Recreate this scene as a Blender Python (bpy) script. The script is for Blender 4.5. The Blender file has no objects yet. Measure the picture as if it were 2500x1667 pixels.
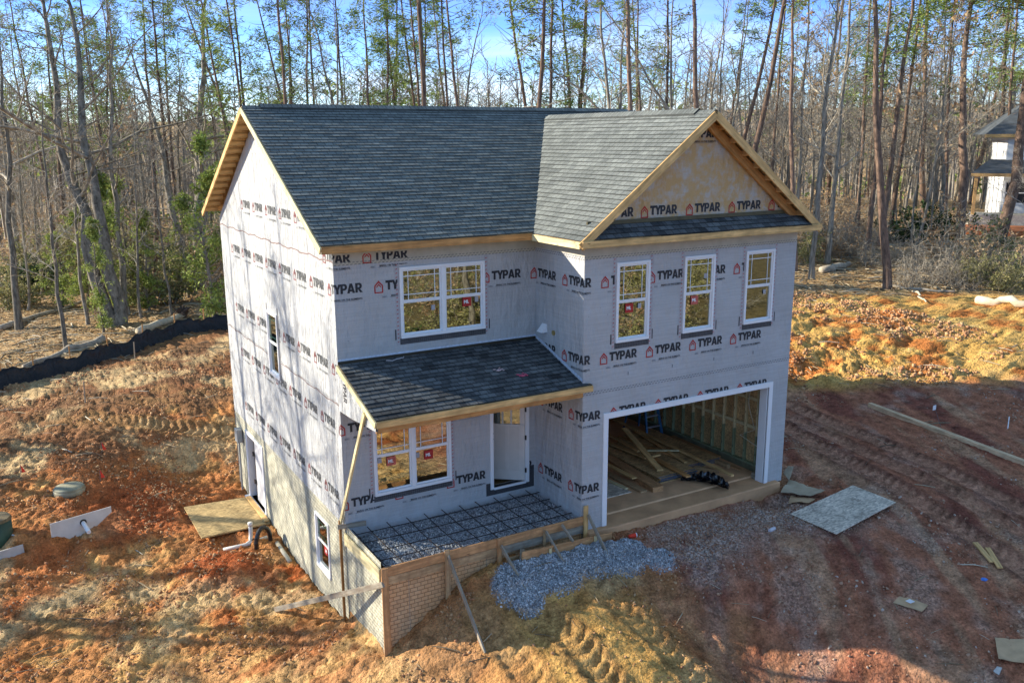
import bpy, bmesh, math, random
import numpy as np
from mathutils import Vector, Matrix, Euler
D=bpy.data; SC=bpy.context.scene; COL=SC.collection
# ---------------------------------------------------------------- camera
CAM=np.array([-5.738,-16.915,8.449]); YAW,PIT,ROL,FPX=-0.52605,-0.22431,-0.005073,2178.4
_F=np.array([-math.sin(YAW)*math.cos(PIT),math.cos(YAW)*math.cos(PIT),math.sin(PIT)])
_R=np.array([math.cos(YAW),math.sin(YAW),0.0]); _U=np.cross(_R,_F)
_R,_U=math.cos(ROL)*_R+math.sin(ROL)*_U, -math.sin(ROL)*_R+math.cos(ROL)*_U
cd=D.cameras.new('camera'); cam=D.objects.new('camera',cd); COL.objects.link(cam)
cam.matrix_world=Matrix(((_R[0],_U[0],-_F[0],CAM[0]),(_R[1],_U[1],-_F[1],CAM[1]),(_R[2],_U[2],-_F[2],CAM[2]),(0,0,0,1)))
cd.sensor_width=36; cd.lens=36*FPX/2500; cd.clip_start=.1; cd.clip_end=3000
SC.camera=cam
# ---------------------------------------------------------------- sun and sky
SUN_D=Vector((-.702,.611,.363)).normalized()      # towards the sun
SUN_EL=math.asin(SUN_D.z); SUN_AZ=math.atan2(SUN_D.x,SUN_D.y)
w=D.worlds.new('World'); SC.world=w; w.use_nodes=True
nt=w.node_tree; nt.nodes.clear()
out=nt.nodes.new('ShaderNodeOutputWorld'); bg=nt.nodes.new('ShaderNodeBackground'); bg.inputs[1].default_value=.15
sky=nt.nodes.new('ShaderNodeTexSky'); sky.sky_type='NISHITA'; sky.sun_disc=False
sky.sun_elevation=SUN_EL; sky.sun_rotation=SUN_AZ; sky.altitude=200; sky.air_density=1.0; sky.dust_density=0; sky.ozone_density=3.0
tc=nt.nodes.new('ShaderNodeTexCoord'); mp=nt.nodes.new('ShaderNodeMapping'); mp.inputs['Scale'].default_value=(2.2,2.2,22)
no=nt.nodes.new('ShaderNodeTexNoise'); no.inputs['Scale'].default_value=1.6; no.inputs['Detail'].default_value=6
rp=nt.nodes.new('ShaderNodeValToRGB'); rp.color_ramp.elements[0].position=.44; rp.color_ramp.elements[1].position=.66
sx=nt.nodes.new('ShaderNodeSeparateXYZ'); mr=nt.nodes.new('ShaderNodeMapRange'); mr.inputs[1].default_value=.16; mr.inputs[2].default_value=.02; mr.inputs[3].default_value=0; mr.inputs[4].default_value=.75
ml=nt.nodes.new('ShaderNodeMath'); ml.operation='MULTIPLY'
mx=nt.nodes.new('ShaderNodeMixRGB'); mx.inputs[2].default_value=(3.9,4.3,4.9,1)
hz=nt.nodes.new('ShaderNodeValToRGB'); e_=hz.color_ramp.elements; e_[0].position=.0; e_[0].color=(.78,.88,1,1); e_[1].position=.5; e_[1].color=(1,.86,.70,1)
for p_,c_ in ((.05,(.48,.62,.95,1)),(.14,(.25,.40,.82,1)),(.26,(.66,.68,.72,1))): q_=e_.new(p_); q_.color=c_
mh=nt.nodes.new('ShaderNodeMixRGB'); mh.blend_type='MULTIPLY'; mh.inputs[0].default_value=1
L=nt.links.new
L(tc.outputs['Generated'],mp.inputs[0]); L(mp.outputs[0],no.inputs[0]); L(no.outputs[0],rp.inputs[0])
L(tc.outputs['Generated'],sx.inputs[0]); L(sx.outputs[2],mr.inputs[0]); L(mr.outputs[0],ml.inputs[0]); L(rp.outputs[0],ml.inputs[1])
L(sx.outputs[2],hz.inputs[0]); L(sky.outputs[0],mh.inputs[1]); L(hz.outputs[0],mh.inputs[2])
L(ml.outputs[0],mx.inputs[0]); L(mh.outputs[0],mx.inputs[1]); L(mx.outputs[0],bg.inputs[0]); L(bg.outputs[0],out.inputs[0])
sl=D.lights.new('sun','SUN'); sl.energy=4.1; sl.angle=math.radians(.5); sl.color=(1,.90,.73)
so=D.objects.new('sun',sl); COL.objects.link(so); so.rotation_euler=SUN_D.to_track_quat('Z','Y').to_euler()
SC.view_settings.view_transform='Standard'; SC.view_settings.look='None'; SC.view_settings.exposure=1.35; SC.view_settings.gamma=1
try: SC.cycles.max_bounces=6; SC.cycles.transparent_max_bounces=8
except Exception: pass
# ---------------------------------------------------------------- maths helpers
def ray(u,v): return _F+_R*(u-1250)/FPX-_U*(v-833.5)/FPX
def proj(P):
    d=np.asarray(P)-CAM; z=d@_F
    return 1250+FPX*(d@_R)/z, 833.5-FPX*(d@_U)/z, z
def at_depth(u,v,Z): return CAM+ray(u,v)*Z
def vnoise(x,y,s,seed=0):
    x=np.asarray(x,float)*s+seed*17.31; y=np.asarray(y,float)*s+seed*9.77
    xi=np.floor(x).astype(np.int64); yi=np.floor(y).astype(np.int64); fx=x-xi; fy=y-yi
    fx=fx*fx*(3-2*fx); fy=fy*fy*(3-2*fy)
    def h(a,b):
        n=(a*374761393+b*668265263+seed*1442695)&0x7fffffff
        n=((n^(n>>13))*1274126177)&0x7fffffff
        return ((n^(n>>16))&0xffff)/65535.0
    return (h(xi,yi)*(1-fx)+h(xi+1,yi)*fx)*(1-fy)+(h(xi,yi+1)*(1-fx)+h(xi+1,yi+1)*fx)*fy
def fbm(x,y,s,seed=0,o=4):
    r=0;a=.5;t=0
    for k in range(o): r=r+a*vnoise(x,y,s*2**k,seed+k); t+=a; a*=.5
    return r/t
def sst(a,b,x): t=np.clip((x-a)/(b-a),0,1); return t*t*(3-2*t)
# house dimensions
W1,W2,P,DD=4.70,10.85,1.92,9.77
CTRL=np.array([(-.3,9.3,-1.93),(-.3,6.8,-1.93),(-.3,5.2,-2.08),(-.3,3.4,-2.13),(-.3,1.6,-2.05),(-.3,.2,-1.95),(-.3,-1.5,-1.65),
 (.1,-2.1,-1.5),(.6,-2.2,-1.15),(1.35,-2.2,-.68),(2.0,-2.2,-.35),(3,-2.2,-.22),(4.5,-2.3,-.27),(5.6,-2.3,-.22),(8,-2.4,-.2),(9.8,-2.4,-.25),(11,-2.2,-.28),(8,0,-.4),(5,4,-1),(2,3,-1.9),(2,8,-1.9),(8,6,-.5),(9,11,-.3),(3,11.5,-1.2),
 (-4.4,5.2,-2.3),(-6.3,5.2,-2.4),(-4.6,8.5,-1.7),(-3.7,11.6,-1.0),(-6.5,10,-1.5),(-1.2,11,-1.8),(-.3,13,-.9),(-3,15,-.6),(-8,15,-.9),(-6.2,21.5,-.75),(-1.2,25,-.55),(3.4,27.3,-.45),(8,24,-.2),(-1.5,30,-.6),(4,38,-.8),(-12,30,-1),(-12,12,-1.8),(-14,0,-2.8),
 (-3,2.5,-2.25),(-2.5,-.5,-2.2),(-5,-2,-2.45),(-1.5,-3,-2.0),(-3,-6,-2.5),(-8,-8,-3),(.3,-3.8,-1.65),(1.4,-3.4,-1.0),(2.5,-3.6,-.8),(1.5,-5.2,-1.4),(3.1,-4.4,-.85),(4.1,-3.5,-.6),(4.3,-4.6,-.95),(4.0,-5.8,-1.2),(2.8,-6,-1.4),(5.4,-4.8,-1.15),(6.3,-5.8,-1.6),(5.6,-7.2,-2.0),(3.5,-8,-2.1),(6.6,-4.2,-.6),(8.2,-6,-.85),(6.5,-10,-2.4),
 (8.5,-5,-.4),(9.5,-8,-1.0),(12,-6.5,-.45),(13,-10,-.8),(10.2,-3.2,-.16),(12.6,-3.2,-.06),(12,1,0),(14,5,.2),(12.5,9,.9),(15,10.5,1.3),(17,3.4,.2),(19,1.3,.2),(21,-.5,.25),(18.5,-3.5,0),(25,-3,.3),(19,5.5,1.1),(21.1,7,1.5),(20.3,3.6,.8),(22,1.8,.7),(25,2.5,1.2),(24,9,1.5),(30,9.8,1.5),(16,14,1.4),(14,20,1.0),(22,20,1.6),(40,15,1.9),(54,18,2.2),(62,25,2.4),(40,35,1.6),(20,40,.2),(60,0,2.0),(30,-12,0),(15,-20,-1),(0,-20,-3),(-15,-20,-4),(8,-35,-1.5),(30,-30,0),(-30,10,-2.5)])
_c=CTRL[:,:2]; _A=np.sqrt(((_c[:,None]-_c[None])**2).sum(2)+.5); _n=len(_c)
_M=np.zeros((_n+3,_n+3)); _M[:_n,:_n]=-_A+np.eye(_n)*.03; _M[:_n,_n]=1; _M[_n,:_n]=1; _M[:_n,_n+1:]=_c; _M[_n+1:,:_n]=_c.T
_w=np.linalg.solve(_M,np.r_[CTRL[:,2],0,0,0])
def H(x,y):
    x=np.atleast_1d(np.asarray(x,float)); y=np.atleast_1d(np.asarray(y,float)); sh=x.shape; x=x.ravel(); y=y.ravel()
    r=np.zeros(len(x))
    for i in range(0,len(x),40000):
        a=x[i:i+40000];b=y[i:i+40000]
        d=np.sqrt((a[:,None]-_c[None,:,0])**2+(b[:,None]-_c[None,:,1])**2+.5)
        r[i:i+40000]=-d@_w[:_n]+_w[_n]+_w[_n+1]*a+_w[_n+2]*b
    R=np.hypot(x-5,y-5); k=sst(45,90,R)
    side=sst(-.3,.9,(x+ -5)/np.maximum(R,1))
    far=-1+side*3-sst(70,170,R)*(9-4*side)+sst(180,420,R)*(24)
    return (r*(1-k)+far*k).reshape(sh)
def h1(x,y): return float(H(x,y)[0])
def G(u,v):
    d=ray(u,v); t=8.0
    while t<600:
        p=CAM+d*t
        if p[2]<=h1(p[0],p[1]): break
        t*=1.01
    a,b=t/1.01,t
    for _ in range(18):
        m=(a+b)/2; p=CAM+d*m
        if p[2]<=h1(p[0],p[1]): b=m
        else: a=m
    return CAM+d*b
# ---------------------------------------------------------------- node helper
def mat(name,rough=.8,spec=.3):
    m=D.materials.new(name); m.use_nodes=True; nt=m.node_tree; b=nt.nodes['Principled BSDF']
    b.inputs['Roughness'].default_value=rough; b.inputs['Specular IOR Level'].default_value=spec
    return m,nt,b
def nd(nt,t,ins=None,**at):
    n=nt.nodes.new('ShaderNode'+t)
    for k,v in at.items(): setattr(n,k,v)
    for k,v in (ins or {}).items():
        s=n.inputs[k]
        if isinstance(v,bpy.types.NodeSocket): nt.links.new(v,s)
        else: s.default_value=v
    return n
def c4(c): return (c[0],c[1],c[2],1)
def mixc(nt,f,a,b,mode='MIX'):
    n=nd(nt,'MixRGB',blend_type=mode)
    for s,v in zip(n.inputs,(f,a,b)):
        if isinstance(v,bpy.types.NodeSocket): nt.links.new(v,s)
        else: s.default_value=v if not isinstance(v,tuple) or len(v)==4 else c4(v)
    return n.outputs[0]
def ramp(nt,f,stops):
    n=nt.nodes.new('ShaderNodeValToRGB'); e=n.color_ramp.elements
    while len(e)<len(stops): e.new(.5)
    for el,(p,c) in zip(e,stops): el.position=p; el.color=c4(c) if not isinstance(c,(int,float)) else (c,c,c,1)
    nt.links.new(f,n.inputs[0]); return n.outputs[0]
def mth(nt,op,a,b=None,c=None):
    n=nt.nodes.new('ShaderNodeMath'); n.operation=op
    for s,v in zip(n.inputs,(a,b,c)):
        if v is None: continue
        if isinstance(v,bpy.types.NodeSocket): nt.links.new(v,s)
        else: s.default_value=v
    return n.outputs[0]
def coords(nt,kind='Object',scale=(1,1,1),rot=(0,0,0)):
    t=nt.nodes.new('ShaderNodeTexCoord'); m=nt.nodes.new('ShaderNodeMapping'); m.inputs['Scale'].default_value=scale; m.inputs['Rotation'].default_value=rot
    nt.links.new(t.outputs[kind],m.inputs[0]); return m.outputs[0]
def noise(nt,v,s,d=4,r=.55): return nd(nt,'TexNoise',{'Vector':v,'Scale':s,'Detail':d,'Roughness':r}).outputs[0]
def bump(nt,b,h,st=.5,dist=.02,nrm=None):
    n=nd(nt,'Bump',{'Height':h,'Strength':st,'Distance':dist})
    if nrm is not None: nt.links.new(nrm,n.inputs['Normal'])
    if b is not None: nt.links.new(n.outputs[0],b.inputs['Normal'])
    return n.outputs[0]
def base(nt,b,c): nt.links.new(c,b.inputs['Base Color'])
def plain(name,c,rough=.6,var=.25,s=6,spec=.3,metal=0,bs=0,kind='Object'):
    m,nt,b=mat(name,rough,spec); v=coords(nt,kind); f=noise(nt,v,s,5)
    lo=tuple(x*(1-var) for x in c); hi=tuple(min(1,x*(1+var)) for x in c)
    base(nt,b,ramp(nt,f,[(.3,lo),(.7,hi)])); b.inputs['Metallic'].default_value=metal
    if bs: bump(nt,b,noise(nt,v,s*4,4),bs,.01)
    return m
def wood(name,c,dirt=0,knots=True):
    m,nt,b=mat(name,.75,.2); v=coords(nt,'Object',(1.2,14,14)); f=noise(nt,v,1.5,6,.65)
    lo=tuple(x*.62 for x in c); hi=tuple(min(1,x*1.18) for x in c)
    col=ramp(nt,f,[(.3,lo),(.62,hi)])
    v2=coords(nt,'Object',(1,1,1)); g=noise(nt,v2,2.2,3)
    col=mixc(nt,1,col,ramp(nt,g,[(.35,.72),(.65,1.0)]),'MULTIPLY')
    if knots:
        vo=nd(nt,'TexVoronoi',{'Vector':coords(nt,'Object',(2.2,7,7)),'Scale':1.0})
        col=mixc(nt,ramp(nt,vo.outputs[0],[(.06,1),(.12,0)]),col,tuple(x*.35 for x in c))
    if dirt:
        dz=noise(nt,v2,5,6,.7); col=mixc(nt,ramp(nt,dz,[(.5-dirt*.2,0),(.62,dirt)]),col,(.22,.11,.06))
    base(nt,b,col); bump(nt,b,f,.25,.004); return m
# ---------------------------------------------------------------- mesh helpers
def frame(d,up=None):
    d=np.asarray(d,float); d=d/np.linalg.norm(d); up=np.array([0,0,1.]) if up is None else np.asarray(up,float)
    if abs(d@up)>.98: up=np.array([0,1.,0])
    s=np.cross(up,d); s/=np.linalg.norm(s); return d,s,np.cross(d,s)
class MB:
    def __init__(s): s.v=[]; s.f=[]; s.uv=None; s.mi=[]; s.cm=0
    def add(s,vs,fs):
        o=len(s.v); s.v+= [tuple(map(float,q)) for q in vs]; s.f+=[tuple(i+o for i in f) for f in fs]; s.mi+=[s.cm]*len(fs); return s
    def box(s,x0,x1,y0,y1,z0,z1):
        return s.add([(x0,y0,z0),(x1,y0,z0),(x1,y1,z0),(x0,y1,z0),(x0,y0,z1),(x1,y0,z1),(x1,y1,z1),(x0,y1,z1)],
            [(0,3,2,1),(4,5,6,7),(0,1,5,4),(1,2,6,5),(2,3,7,6),(3,0,4,7)])
    def beam(s,a,b,wd,ht,up=None):
        a=np.asarray(a,float); b=np.asarray(b,float); d,sd,u=frame(b-a,up); vs=[]
        for q in (a,b):
            for i,j in ((-1,-1),(1,-1),(1,1),(-1,1)): vs.append(q+sd*i*wd/2+u*j*ht/2)
        return s.add(vs,[(3,2,1,0),(4,5,6,7),(0,1,5,4),(1,2,6,5),(2,3,7,6),(3,0,4,7)])
    def tube(s,pts,rad,n=6,cap=True):
        pts=[np.asarray(q,float) for q in pts]; o=len(s.v); m=len(pts)
        if not hasattr(rad,'__len__'): rad=[rad]*m
        up=None
        for i,q in enumerate(pts):
            d=pts[min(i+1,m-1)]-pts[max(i-1,0)]; d,sd,u=frame(d,up if up is not None else None)
            up=u
            for k in range(n):
                a=2*math.pi*k/n; s.v.append(tuple(q+(sd*math.cos(a)+u*math.sin(a))*rad[i]))
        for i in range(m-1):
            for k in range(n):
                s.f.append((o+i*n+k,o+i*n+(k+1)%n,o+(i+1)*n+(k+1)%n,o+(i+1)*n+k)); s.mi.append(s.cm)
        if cap:
            s.f.append(tuple(o+k for k in range(n))[::-1]); s.f.append(tuple(o+(m-1)*n+k for k in range(n))); s.mi+=[s.cm]*2
        return s
    def cyl(s,c,r,h,n=24,r2=None):
        r2=r if r2 is None else r2; x,y,z=c
        vs=[(x+r*math.cos(2*math.pi*k/n),y+r*math.sin(2*math.pi*k/n),z) for k in range(n)]+[(x+r2*math.cos(2*math.pi*k/n),y+r2*math.sin(2*math.pi*k/n),z+h) for k in range(n)]
        return s.add(vs,[(k,(k+1)%n,n+(k+1)%n,n+k) for k in range(n)]+[tuple(range(n))[::-1],tuple(range(n,2*n))])
    def mesh(s,name,mats,smooth=False):
        me=D.meshes.new(name); me.from_pydata(s.v,[],s.f)
        for m in (mats if isinstance(mats,(list,tuple)) else [mats]): me.materials.append(m)
        if any(s.mi): me.polygons.foreach_set('material_index',s.mi)
        if smooth: me.polygons.foreach_set('use_smooth',[True]*len(me.polygons))
        me.update(); return me
    def build(s,name,mats,parent=None,smooth=False,bevel=0,**tg):
        o=D.objects.new(name,s.mesh(name,mats,smooth)); return link(o,parent,bevel=bevel,**tg)
def tag(o,label=None,cat=None,group=None,kind=None,category=None):
    cat=cat or category
    if label: o['label']=label
    if cat: o['category']=cat
    if group: o['group']=group
    if kind: o['kind']=kind
    return o
def link(o,parent=None,bevel=0,**tg):
    COL.objects.link(o)
    if parent is not None:
        o.parent=parent; o.matrix_parent_inverse=Matrix.Translation(Vector(parent.location)).inverted()
    if bevel:
        b=o.modifiers.new('bevel','BEVEL'); b.width=bevel; b.segments=1; b.limit_method='ANGLE'
    return tag(o,**tg)
def thing(name,label,cat,loc=(0,0,0),group=None):
    o=D.objects.new(name,None); o.location=loc; o.empty_display_size=.3; COL.objects.link(o); return tag(o,label,cat,group)
def tagp(name,loc=(0,0,0)): o=D.objects.new(name,None); o.location=loc; COL.objects.link(o); return o
def board(name,a,b,wd,th,m,parent=None,up=None,bevel=.003,**tg):
    """one plank: length along local X so the grain follows it; wd across, th thick (th along up)"""
    a=Vector(a);b=Vector(b); d,sd,u=frame(np.array(b-a),up); ln=(b-a).length
    q=MB(); q.box(-ln/2,ln/2,-wd/2,wd/2,-th/2,th/2)
    o=D.objects.new(name,q.mesh(name,m)); COL.objects.link(o)
    M=Matrix(((d[0],sd[0],u[0],0),(d[1],sd[1],u[1],0),(d[2],sd[2],u[2],0),(0,0,0,1))); M.translation=(a+b)/2
    if parent is not None:
        o.parent=parent; M=Matrix.Translation(Vector(parent.location)).inverted()@M
    o.matrix_basis=M
    if bevel: bv=o.modifiers.new('bevel','BEVEL'); bv.width=bevel; bv.segments=1
    return tag(o,**tg)
def fastmesh(name,V,F,m,smooth=False,mi=None):
    """V (n,3), F (m,k) arrays"""
    me=D.meshes.new(name); k=F.shape[1]
    me.vertices.add(len(V)); me.vertices.foreach_set('co',np.ascontiguousarray(V,dtype=np.float32).ravel())
    me.loops.add(F.size); me.loops.foreach_set('vertex_index',np.ascontiguousarray(F,dtype=np.int32).ravel())
    me.polygons.add(len(F)); me.polygons.foreach_set('loop_start',np.arange(0,F.size,k,dtype=np.int32))
    for q in (m if isinstance(m,(list,tuple)) else [m]): me.materials.append(q)
    if mi is not None: me.polygons.foreach_set('material_index',mi)
    if smooth: me.polygons.foreach_set('use_smooth',np.ones(len(F),bool))
    me.update(calc_edges=True); me.validate(); return me
def scatter(tv,tf,pos,scale,rot=None,rng=None):
    """copies of a template at pos (n,3) with scale (n,3) and random rotation -> arrays"""
    n=len(pos); 
    if rot is None:
        q=rng.normal(size=(n,4)); q/=np.linalg.norm(q,axis=1)[:,None]; a,b,c,d=q.T
        R=np.array([[a*a+b*b-c*c-d*d,2*(b*c-a*d),2*(b*d+a*c)],[2*(b*c+a*d),a*a-b*b+c*c-d*d,2*(c*d-a*b)],[2*(b*d-a*c),2*(c*d+a*b),a*a-b*b-c*c+d*d]]).transpose(2,0,1)
    else:
        c,s=np.cos(rot),np.sin(rot); z=np.zeros(n); o=np.ones(n)
        R=np.array([[c,-s,z],[s,c,z],[z,z,o]]).transpose(2,0,1)
    V=(tv[None]*scale[:,None,:])@R.transpose(0,2,1)+pos[:,None,:]
    F=tf[None]+(np.arange(n)*len(tv))[:,None,None]
    return V.reshape(-1,3),F.reshape(-1,tf.shape[1])
OCT_V=np.array([(1,0,0),(-1,0,0),(0,1,0),(0,-1,0),(0,0,1),(0,0,-1)],float)*.5
OCT_F=np.array([(0,2,4),(2,1,4),(1,3,4),(3,0,4),(2,0,5),(1,2,5),(3,1,5),(0,3,5)])
def rockt(seed):
    bm=bmesh.new(); bmesh.ops.create_icosphere(bm,subdivisions=1,radius=.5); r=random.Random(seed)
    for v in bm.verts: v.co*=r.uniform(.6,1.25)
    for v in bm.verts: v.co.z*=.75
    V=np.array([v.co[:] for v in bm.verts]); F=np.array([[v.index for v in f.verts] for f in bm.faces]); bm.free(); return V,F
# ---------------------------------------------------------------- ground
def seg_d(x,y,pl):
    """distance to, and running length along, a polyline"""
    best=np.full(x.shape,1e9); run=np.zeros(x.shape); sgn=np.zeros(x.shape); s0=0
    for (ax,ay),(bx,by) in zip(pl[:-1],pl[1:]):
        dx,dy=bx-ax,by-ay; l=math.hypot(dx,dy); t=np.clip(((x-ax)*dx+(y-ay)*dy)/(l*l),0,1)
        ex,ey=x-ax-t*dx,y-ay-t*dy; d=np.hypot(ex,ey); m=d<best
        best=np.where(m,d,best); run=np.where(m,s0+t*l,run); sgn=np.where(m,np.sign(dx*ey-dy*ex)*d,sgn); s0+=l
    return best,run,sgn
def pix(*uv): return [tuple(G(u,v)[:2]) for u,v in uv]
TRACKS=[(pix((1900,1035),(2150,1168),(2330,1283),(2499,1388),(2700,1530)),.26,1.0),(pix((1900,1008),(2180,1135),(2420,1258),(2640,1380)),.22,.8),(pix((1925,988),(2200,1103),(2442,1218),(2640,1315)),.26,1.0),
 (pix((1290,1480),(1390,1550),(1500,1690)),.26,1.0),(pix((1180,1500),(1260,1600),(1330,1720)),.26,.9),(pix((1420,1400),(1600,1560),(1720,1700)),.24,.6),(pix((1520,1390),(1700,1530),(1800,1680)),.24,.5),
 (pix((230,1020),(380,1040),(560,1055),(640,1060)),.3,1.0)]
def axis(a,b,f,g,lim):
    c=list(np.arange(a,b,f)); st=f; p=c[-1]
    while p<lim: st*=g; p+=st; c.append(p)
    st=f; p=a; lo=[]
    while p>-lim: st*=g; p-=st; lo.append(p)
    return np.array(lo[::-1]+c)
gx=axis(-8,20,.062,1.045,620); gy=axis(-9,13,.062,1.045,620)
X,Y=np.meshgrid(gx,gy); XF,YF=X.ravel(),Y.ravel()
Z=H(XF,YF)
def bl(cx,cy,r,soft=.5): return sst(r*(1+soft),r*(1-soft),np.hypot(XF-cx,YF-cy)+ (fbm(XF,YF,1.1,91)-.5)*r*1.3)
n1=fbm(XF,YF,.35,1); n2=fbm(XF,YF,1.3,5,5); n3=fbm(XF,YF,5,9,4); n4=vnoise(XF,YF,9,33)
near=sst(60,25,np.hypot(XF-4,YF-4))
# masks
siltl=[(-40,12),(-14,17.5),(-6.2,21.5),(-1.2,25),(3.4,27.3),(14,30)]
_,_,sg=seg_d(XF,YF,siltl); beyond=sst(-.3,1.5,sg)
rw=sst(0,2.5,(YF-(12.5-.55*(XF-20)))+ (n1-.5)*5)*sst(10,16,XF)      # woods floor right
wood_m=np.clip(beyond+rw+sst(-13,-20,YF+ (n1-.5)*6),0,1)
right=sst(9.5,13.0,XF+.25*YF+(n2-.5)*3)
bankr=sst(-.6,1.0,(YF-(3.0-.62*(XF-17.2)))+(n2-.5)*1.2)*sst(11.5,13,XF)*(1-rw)
front=sst(-1.0,-3.2,YF)
drive=sst(3.6,6.2,XF+.15*YF+(n2-.5)*2)*front*1.0+right*(1-bankr)
drive=np.clip(drive,0,1)*(1-wood_m)
_g=[G(a,b)[:2] for a,b in ((1262,1420),(1350,1385),(1440,1365),(1530,1360),(1610,1372),(1290,1465))]
grpile=np.clip(sum(bl(q[0],q[1],r_,.35) for q,r_ in zip(_g,(.42,.5,.5,.42,.3,.22))),0,1)*sst(-2.05,-2.2,YF)
grapr=np.clip(bl(7.2,-2.8,1.1,.7)*1.2+bl(9.4,-3.0,1.1,.7)*1.1+bl(10.4,-4.2,.5,.7)*.5,0,1)*sst(-2.05,-2.3,YF)*(1-grpile)
Z=Z+grpile*.09*(YF<-2)
redm=np.clip(bl(-1.7,4.4,.8)*1.0+bl(-5.1,7.2,.7)*.6,0,1)
Z=Z+bl(-1.7,4.4,.75)*.28+bl(-5.4,8.6,1.0)*.25
Z=Z-bl(-1.3,5.9,.35)*.2 - bl(9.9,-2.5,.32)*.35*(YF<-1.9)
midg=bl(2.2,-5.0,2.5,.4)
smooth_=np.clip(drive*.75+sst(.55,.7,fbm(XF,YF,.8,61))*.5,0,1); smooth_=np.maximum(smooth_,midg*.9)*(1-grpile)
trk=np.zeros(len(XF)); berm_shade=np.zeros(len(XF))
for pl,wd,am in TRACKS:
    d,s,sgn=seg_d(XF,YF,pl); m=sst(wd*1.5,wd*1.05,d)
    lug=(np.sin((s+np.abs(sgn)*.55)*2*math.pi/.27)>.1)*1.0
    Z=Z-m*.05*am+ sst(wd*.8,wd*1.15,d)*sst(wd*1.8,wd*1.2,d)*.045*am*(.5+n3) + m*lug*(.06-.03*drive)*am*(.1+1.6*n2)
    trk=np.maximum(trk,m*am); berm_shade=np.maximum(berm_shade,sst(wd*.9,wd*1.2,d)*sst(wd*2.1,wd*1.4,d)*am+m*(1-lug)*.5*am)
rough=(1-smooth_*.8)*(1-trk*.8)*(1-wood_m*.5)*near
Z=Z+(n2-.5)*.26*rough*(1-.4*drive)+(np.abs(n3-.5)**.8)*.22*rough+(n4-.5)*.06*rough+(vnoise(XF,YF,15,35)-.5)*.045*rough+(np.random.default_rng(2).uniform(size=len(XF))-.5)*.018*near*(rough+.25)+(n1-.5)*.3*near*(1-drive)*sst(.8,3,np.minimum(np.hypot(XF-5,YF-4)-6,9))
# wind rows / diggings running along the right hand bank
rg=np.abs(fbm(XF*.9,YF*.9,.9,71,4)-.5)*2
Z=Z+(rg**.6)*.3*bankr*near-.1*bankr*near
inh=(XF>.05)&(XF<W2-.05)&(YF>-1.85)&(YF<DD-.05); Z=np.where(inh,np.minimum(Z,-.22)-.15,Z)
inp=(XF>.05)&(XF<W1+.1)&(YF>-P+.05)&(YF<.1); Z=np.where(inp,-1.2,Z)
lw=(XF>-.45)&(XF<.05)&(YF>6.4)&(YF<9.0); Z=np.where(lw,np.minimum(Z,-1.96),Z)
rmp=(XF>-2.0)&(XF<.05)&(YF>6.2)&(YF<8.9); Z=np.where(rmp,np.minimum(Z,-1.97),Z)
# soil colours by patch and noise, with rut relief shaded into them
def mixa(a,b,t): return a*(1-t[:,None])+np.asarray(b)[None]*t[:,None]
colr=np.tile(np.array([.45,.215,.085]),(len(XF),1))
q1=fbm(XF,YF,.45,21,5); q2=fbm(XF,YF,1.7,25,5); q3=fbm(XF*1.0,YF*1.0,.22,29,3)
colr=mixa(colr,(.42,.125,.04),sst(.45,.58,q1))
colr=mixa(colr,(.60,.39,.16),sst(.49,.64,q2)*.8)
colr=mixa(colr,(.20,.13,.08),sst(.55,.68,fbm(XF,YF,.7,41,5))*.6)
lf=sst(2.5,-3,YF+(n1-.5)*4)*sst(3.0,0,XF+(n1-.5)*2)
colr=mixa(colr,(.58,.42,.22),lf*.65)
colr=mixa(colr,(.47,.19,.075),sst(4.5,6.5,YF+(n1-.5)*3)*sst(16,13,YF+(n2-.5)*4)*sst(1,-1,XF)*sst(.36,.5,q1+.06)*.8)
colr=mixa(colr,(.20,.12,.07),sst(.5,1.6,(YF-(12.8+.45*XF))+(n2-.5)*5)*(1-right)*.75)
colr=mixa(colr,(.60,.49,.29),sst(.54,.66,fbm(XF,YF,.6,301,5))*.7)
colr=mixa(colr,(.30,.075,.03),bl(-3.2,8.8,1.6,.5)*.7)
mid=bl(2.9,-5.3,1.9,.45)
colr=mixa(colr,(.40,.20,.09),bl(1.2,-2.9,1.3,.4)*.8)
colr=mixa(colr,(.66,.42,.14),mid*.9)
a_=math.radians(62); su=XF*math.cos(a_)+YF*math.sin(a_); sv=-XF*math.sin(a_)+YF*math.cos(a_)
st1=fbm(su*.35,sv*1.3,.9,45,5); st2=fbm(su*.3,sv*1.9,1.1,49,5)
dc=np.tile(np.array([.37,.175,.105]),(len(XF),1)); dc=mixa(dc,(.20,.075,.055),sst(.47,.66,st1)*.85); dc=mixa(dc,(.47,.33,.21),sst(.52,.68,st2)*.7); gmk=sst(.5,.68,.6*fbm(su*.4,sv*1.3,.9,53,5)+.4*fbm(XF,YF,2.5,54,4)); dc=mixa(dc,(.38,.33,.28),gmk*.5)
colr=colr*(1-drive[:,None])+dc*drive[:,None]
colr=mixa(colr,(.66,.47,.15),bankr*(.75-.3*sst(.5,.65,q2)))
colr=mixa(colr,(.46,.155,.045),bankr*sst(.52,.64,fbm(XF,YF,1.1,57,5))*.85)
colr=mixa(colr,(.38,.10,.035),redm*.9)
colr=mixa(colr,(.42,.28,.14),trk*.45*(1-drive))
colr=mixa(colr,(.44,.27,.185),trk*.8*drive)
colr=mixa(colr,(.13,.06,.045),berm_shade*.5*drive*(.5+n2)); colr=mixa(colr,(.36,.21,.09),berm_shade*.6*(1-drive))  # berm soil and tread gaps darkened: relief shading put into the colour
lit=(.50,.40,.24)
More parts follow.
